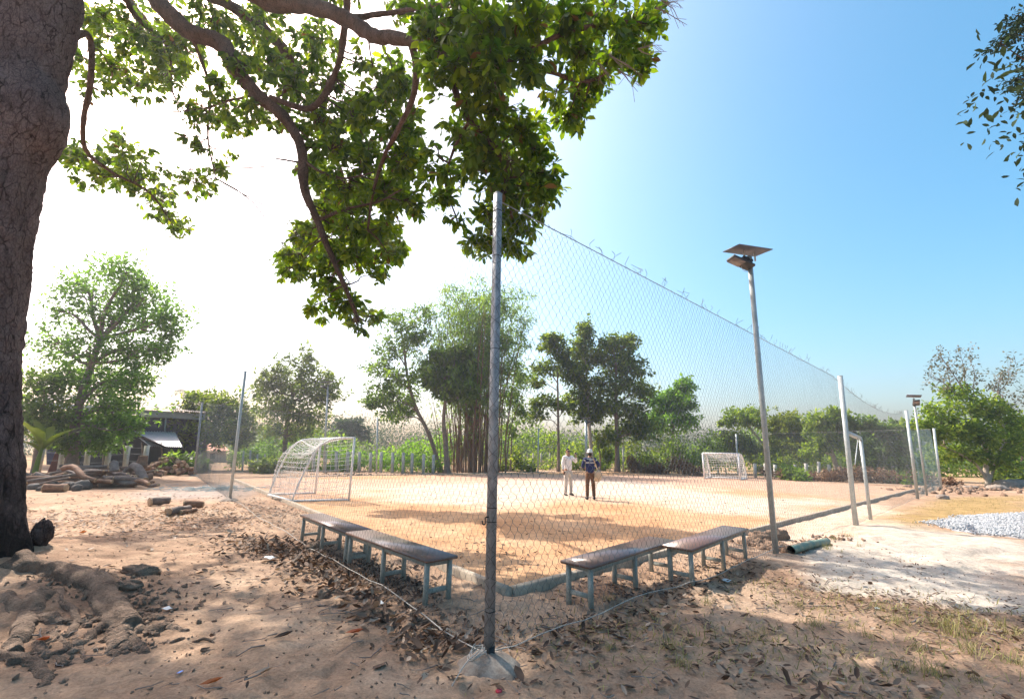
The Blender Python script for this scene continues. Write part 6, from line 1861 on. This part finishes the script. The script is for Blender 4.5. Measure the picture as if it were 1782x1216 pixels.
# old pipe lying by the lamp
pa, pb_ = GZ(1378, 968), GZ(1440, 948)
pa[2] += .06; pb_[2] += .06
pipe = empty('pipe', pa, 'mossy green pipe lying on the ground right of the lamp pole', 'pipe')
L = pb_ - pa
V, Q, T = tube(spline([np.zeros(3), L * .5 + [0, 0, .015], L], 14), .062, 16, False, .12, 5); MB().add(V, Q).build('barrel', M['pipe'], pipe, True)
V, Q, T = tube(np.array([L * .22, L * .0]), .052, 16, False); MB().add(V, Q).build('inside', M['black'], pipe, True)
d = norm(L)
for f in (0, 1):
    V, Q, T = tube(np.array([L * f - d * .006, L * f - d * .006, L * f + d * .006, L * f + d * .006]), np.array([.05, .064, .064, .05]), 16, f == 1); MB().add(V, Q, T).build('rim', M['pipe_in'], pipe, True)

# ------------------------------------------------------------------ fallen leaves, twigs, grass
r = np.random.default_rng(220)


def litter(mb, pts, smin, smax, r, var=(.0, 1.0), lift=.5, hf=height, zoff=0.0):
    pts = pts[np.hypot(pts[:, 0] - bm[0], pts[:, 1] - bm[1]) > .30]
    n = len(pts); s = r.uniform(smin, smax, n)
    p = np.stack([pts[:, 0], pts[:, 1], hf(pts[:, 0], pts[:, 1]) + .004 + zoff + r.uniform(0, .02, n) * lift], -1)
    a = r.uniform(0, 6.28, n); tl = np.abs(r.normal(size=n)) * .28 * lift
    f = np.stack([np.cos(a), np.sin(a), tl], -1)
    R = basis(f, np.stack([r.normal(size=n) * .4 * lift, r.normal(size=n) * .4 * lift, np.ones(n)], -1))
    sc_ = np.stack([s, s * r.uniform(.5, 1.1, n), s * r.uniform(.1, 1.0, n)], -1)
    scatter(mb, CURL_V, LEAF_Q, LEAF_T, p, R, sc_, np.clip(var[0] + (var[1] - var[0]) * r.beta(1.1, 1.6, n), 0, 1))


mb = MB()
LB = [(415, 935), (470, 950), (540, 990), (620, 1040), (700, 1085), (790, 1125), (840, 1145)]
litter(mb, spread(LB, 900, .22, r), .02, .15, r, (0, 1.1), 1.4)
litter(mb, spread(LB, 900, .3, r), .01, .05, r, (0, .9), 1.2)
litter(mb, spread([(430, 955), (530, 955), (610, 985), (650, 1020)], 900, .3, r), .05, .12, r, (0, .75), 1.4)
litter(mb, spread([(530, 950), (650, 1000), (740, 1050)], 500, .22, r), .05, .11, r, (0, .8), 1.0)
litter(mb, spread([(880, 1140), (1050, 1085), (1200, 1030), (1300, 985)], 520, .18, r), .03, .11, r, (.05, 1.05), .8)
litter(mb, spread([(1000, 1040), (1100, 1020), (1280, 975)], 300, .25, r), .04, .10, r, (0, .7))
q_ = np.stack([r.uniform(-5, 6.5, 2600), 1.5 + 6 * r.uniform(size=2600) ** 1.3], -1)
q_ = q_[fbm(q_[:, 0] * 1.1, q_[:, 1] * 1.1, 99) + .10 * (q_[:, 0] > .3) > .56]
litter(mb, q_, .025, .10, r, lift=.7)
litter(mb, spread([(60, 900), (250, 900), (400, 910), (420, 890)], 2600, 1.2, r), .05, .12, r, (.55, 1.1), .5)
litter(mb, np.stack([r.uniform(-14, -2, 1500), r.uniform(6, 16, 1500)], -1), .05, .12, r, (.5, 1.1), .5)
litter(mb, spread([(1330, 1010), (1500, 1050), (1700, 1080), (1790, 1100)], 800, .5, r), .025, .09, r, (.1, 1.0), .8)
litter(mb, spread([(1000, 1150), (1200, 1130), (1400, 1150), (1700, 1200)], 560, .5, r), .025, .10, r, (.15, 1.1), .8)
tag(mb.build('leaf_litter', M['litter']), 'dry curled brown leaves strewn over the soil', 'leaf litter', kind='stuff')
# on the field
mb = MB()
fp = spread([(700, 960), (850, 960), (1000, 960), (950, 1000)], 240, .9, r)
fm = poly_mask(fp[:, 0], fp[:, 1], [tuple(KN), tuple(KR), tuple(KF), tuple(KL)], .15) > .95
litter(mb, fp[fm], .03, .09, r, (0, .7), .8, field_h)
fp = np.stack([r.uniform(-6, 10, 500), r.uniform(6, 18, 500)], -1)
fm = poly_mask(fp[:, 0], fp[:, 1], [tuple(KN), tuple(KR), tuple(KF), tuple(KL)], .15) > .95
litter(mb, fp[fm], .03, .10, r, (0, .8), .7, field_h)
tag(mb.build('leaf_litter', M['litter']), 'scattered dry leaves on the sand of the field', 'leaf litter', kind='stuff')
# the larger single leaves near the camera
cm = []
for vv in (.05, .2, .4, .65, .9):
    for q in range(3):
        Vc = CURL_V.copy(); Vc[:, 2] *= (.6, 1.1, 1.7)[q]; Vc[:, 1] *= (1.2, .95, .7)[q]; Vc[:, 2] += (.0, .12 * 1, .0)[q] * Vc[:, 0] ** 2
        me = MB().add(Vc, LEAF_Q, LEAF_T, vv).mesh('fallen_leaf'); me.materials.append(M['litter']); cm.append(me)
spots = [tuple(q) for q in np.vstack([np.stack([r.uniform(-2.6, 3.8, 46), 1.75 + 2.6 * r.uniform(size=46) ** 1.2], -1), spread(LB, 60, .25, r), spread([(900, 1130), (1080, 1075), (1230, 1020)], 30, .25, r)])]
for k, (x, y) in enumerate(spots):
    if math.hypot(x - bm[0], y - bm[1]) < .34: continue
    o = bpy.data.objects.new('fallen_leaf', cm[r.integers(0, len(cm))]); COL.objects.link(o)
    s = r.uniform(.08, .14)
    o.location = (x, y, float(height(np.array([x]), np.array([y]))[0]) + .008); o.rotation_euler = (r.normal() * .3, r.normal() * .3, r.uniform(0, 6.28)); o.scale = (s, s, s)
    tag(o, 'dry curled brown leaf lying on the soil in front of the nets', 'leaf', 'large dry leaves on the soil near the camera')
for (x, y, s, m, vv, lab) in [(600, 1108, .16, 'litter_red', .3, 'narrow dark red leaf on the shaded sand left of the corner post'), (474, 1122, .15, 'litter', .0, 'large black curled leaf on the shaded sand before the roots'),
                              (438, 1183, .13, 'litter', .85, 'pale folded leaf near the bottom edge left of the corner post'), (345, 1198, .14, 'litter_red', .9, 'pale and red bits of leaf at the bottom edge below the roots'),
                              (135, 933, .2, 'litter_red', 1.0, 'bright orange leaf on the sunlit ground right of the big trunk'), (1250, 1135, .13, 'litter', .8, 'pale pointed leaf between the grass tufts right of the corner post'),
                              (60, 1122, .16, 'litter_red', .5, 'orange red leaf between the roots in the shade of the big trunk')]:
    p = GZ(x, y); me = MB().add(CURL_V * [1, .7, 1], LEAF_Q, LEAF_T, vv).mesh('fallen_leaf'); me.materials.append(M[m])
    o = link('fallen_leaf', me, None, (p[0], p[1], p[2] + .02)); o.scale = (s, s, s); o.rotation_euler = (.1, -.1, r.uniform(-.6, .6)); tag(o, lab, 'leaf')
# twigs
mb = MB()
for k in range(420):
    if k < 260: x, y = r.uniform(-4, 5.5), 1.6 + 5 * r.uniform() ** 1.3
    else: x, y = spread(LB + [(1200, 1040), (1500, 1060), (1750, 1100)], 1, .4, r)[0]
    L = r.uniform(.05, .30); a = r.uniform(0, 6.28)
    q = np.array([[x + math.cos(a + r.normal() * .2) * L * t, y + math.sin(a + r.normal() * .2) * L * t, 0] for t in (0, .35, .7, 1)])
    q[:, 2] = height(q[:, 0], q[:, 1]) + .008 + r.uniform(0, .015, 4)
    V, Q, T = tube(q, np.linspace(.005, .002, 4) * r.uniform(.6, 1.4), 4, False); mb.add(V, Q, None, r.uniform())
tag(mb.build('fallen_twigs', M['twig']), 'short grey twigs scattered over the soil', 'twigs', kind='stuff')


# grass tufts
def tuft_mesh(seed, n, h, sp):
    r = np.random.default_rng(seed); mb = MB()
    a = r.uniform(0, 6.28, n); el = r.uniform(.35, 1.35, n)
    f = np.stack([np.cos(a) * np.cos(el), np.sin(a) * np.cos(el), np.sin(el)], -1)
    p = np.stack([r.normal(size=n) * sp, r.normal(size=n) * sp, np.zeros(n)], -1)
    B = np.array([[0, .02, 0], [0, -.02, 0], [.5, .016, .06], [.5, -.016, .06], [.85, .008, .02], [.85, -.008, .02], [1, 0, -.08]])
    s = np.stack([r.uniform(.5, 1.2, n) * h, np.full(n, h * .75), np.full(n, h)], -1)
    scatter(mb, B, [[0, 1, 3, 2], [2, 3, 5, 4]], [[4, 5, 6]], p, basis(f, np.tile([0, 0, 1.0], (n, 1))), s, r.uniform(0, 1, n))
    me = mb.mesh('grass_tuft'); me.materials.append(M['grass']); return me


tm_ = [tuft_mesh(i, 26 + 8 * i, .10 + .018 * i, .03 + .01 * i) for i in range(5)]
named = {(1310, 1105): 'largest green grass tuft below the right benches', (1232, 1052): 'pale straw grass tuft by the bottom rope right of the benches', (1168, 1130): 'single upright grass blade tuft below the bottom rope'}
tl_ = [(1310, 1105, 1.25), (1325, 1098, 1.1), (1232, 1052, 1.0), (1168, 1130, .9), (1420, 1085, .9), (1480, 1090, 1.1), (1510, 1105, 1.1), (1570, 1165, 1.2), (1620, 1170, 1.3), (1560, 1085, .9), (1650, 1075, 1.2), (1680, 1070, 1.4), (1660, 1105, 1.4), (1700, 1100, 1.3), (1640, 1090, 1.2), (1720, 1065, 1.1), (1760, 1110, 1.3), (1740, 1090, 1.2), (1690, 1140, 1.1), (1390, 1050, .8), (1440, 1060, .8), (1280, 1015, .7), (1350, 1045, .7), (1770, 1150, 1.2), (1190, 1160, .8), (1490, 1165, .8), (1700, 1180, 1.0),
       (1452, 940, 1.2), (1475, 933, 1.2), (1440, 960, 1.1), (1465, 965, 1.0), (1495, 950, 1.0), (1600, 1130, 1.0), (1530, 1060, .9), (1060, 1130, .6), (690, 930, .5), (975, 1030, .5), (900, 1165, .5), (1060, 1045, .7)]
for k, (x, y, s) in enumerate(tl_):
    p = GZ(x, y); o = bpy.data.objects.new('grass_tuft', tm_[k % 5]); COL.objects.link(o)
    o.location = tuple(p); s *= .78; o.scale = (s, s, s * r.uniform(.8, 1.2)); o.rotation_euler = (0, 0, r.uniform(0, 6.28))
    lab = named.get((x, y))
    if lab: tag(o, lab, 'grass tuft')
    else: tag(o, 'half dry grass tuft growing out of the brown soil', 'grass tuft', 'half dry grass tufts on the soil')
mb = MB()
gp = spread([(1340, 1020), (1480, 1050), (1640, 1080), (1790, 1110), (1650, 1150)], 1300, .55, r)
gp = np.vstack([gp, spread([(980, 1120), (1150, 1100), (1350, 1120), (1600, 1190)], 900, .4, r)])
lw = np.stack([r.uniform(0, 1, 6000), r.uniform(0, 1, 6000)], -1)
lx = np.array(LAWN); lo_, hi_ = lx.min(0), lx.max(0); lw = lo_ + lw * (hi_ - lo_); lw = lw[poly_mask(lw[:, 0], lw[:, 1], LAWN, .3) > .5]
gp = np.vstack([gp, lw])
n = len(gp); a = r.uniform(0, 6.28, n); el = r.uniform(.05, .9, n)
f = np.stack([np.cos(a) * np.cos(el), np.sin(a) * np.cos(el), np.sin(el)], -1)
sc_ = np.stack([r.uniform(.04, .13, n), np.full(n, .12), np.full(n, .1)], -1)
scatter(mb, BLADE_V, [[0, 1, 2, 3]], [[3, 2, 4]], np.stack([gp[:, 0], gp[:, 1], height(gp[:, 0], gp[:, 1]) + .003], -1), basis(f, np.tile([0, 0, 1.0], (n, 1))), sc_, r.uniform(.1, 1, n))
tag(mb.build('dry_grass', M['grass']), 'thin half dry grass blades on the brown soil and ochre ground', 'grass', kind='stuff')

# ------------------------------------------------------------------ small rubbish
p = GZ(868, 1198)
o = empty('bottle_cap', p + [0, 0, .004], 'red bottle cap on the soil below the concrete lump', 'bottle cap')
k = 40; a = np.arange(k) * 2 * math.pi / k; rr = .021 + .0012 * np.sign(np.sin(a * 20))
Vc = np.vstack([np.stack([np.cos(a) * rr, np.sin(a) * rr, 0 * a], -1), np.stack([np.cos(a) * rr, np.sin(a) * rr, 0 * a + .011], -1), np.stack([np.cos(a) * .018, np.sin(a) * .018, 0 * a + .014], -1), [[0, 0, .014]]])
MB().add(Vc, [[i * k + j, i * k + (j + 1) % k, (i + 1) * k + (j + 1) % k, (i + 1) * k + j] for i in range(2) for j in range(k)], [[2 * k + j, 2 * k + (j + 1) % k, 3 * k] for j in range(k)]).build('lid', M['red_cap'], o)


def scrap(label, px, py, w, h, m, seed):
    r = np.random.default_rng(seed); p = GZ(px, py); nx, ny = 7, 5
    x, y = np.meshgrid(np.linspace(-w, w, nx), np.linspace(-h, h, ny)); z = .012 + (fbm(x * 30 + seed, y * 30, seed) ) * min(w, h) * .9
    x = x + r.normal(size=x.shape) * w * .06; y = y + r.normal(size=y.shape) * h * .08
    i = np.arange(nx * ny).reshape(ny, nx)
    o = MB().add(np.stack([x, y, z], -1).reshape(-1, 3), np.stack([i[:-1, :-1], i[:-1, 1:], i[1:, 1:], i[1:, :-1]], -1).reshape(-1, 4)).build('plastic_scrap', M[m], None, True, tuple(p))
    so_ = o.modifiers.new('t', 'SOLIDIFY'); so_.thickness = .002
    o.rotation_euler = (0, 0, r.uniform(0, 3)); return tag(o, label, 'litter')


scrap('small blue plastic scrap on the sand right of the roots', 313, 1169, .022, .01, 'blue_plastic', 1)
scrap('pale blue grey plastic bag in the leaf litter left of the benches', 468, 978, .08, .06, 'plastic', 2)
scrap('small white plastic scrap on the leaf litter left of the corner post', 663, 1053, .05, .025, 'plastic', 3)
scrap('white plastic scrap beside the right bench end by the rope', 1265, 1012, .06, .04, 'plastic', 4)
scrap('white scrap among the grass tufts at the right', 1527, 1059, .03, .02, 'plastic', 5)
scrap('pale flat scrap between the roots and the leaf litter', 290, 1064, .05, .03, 'plastic', 6)
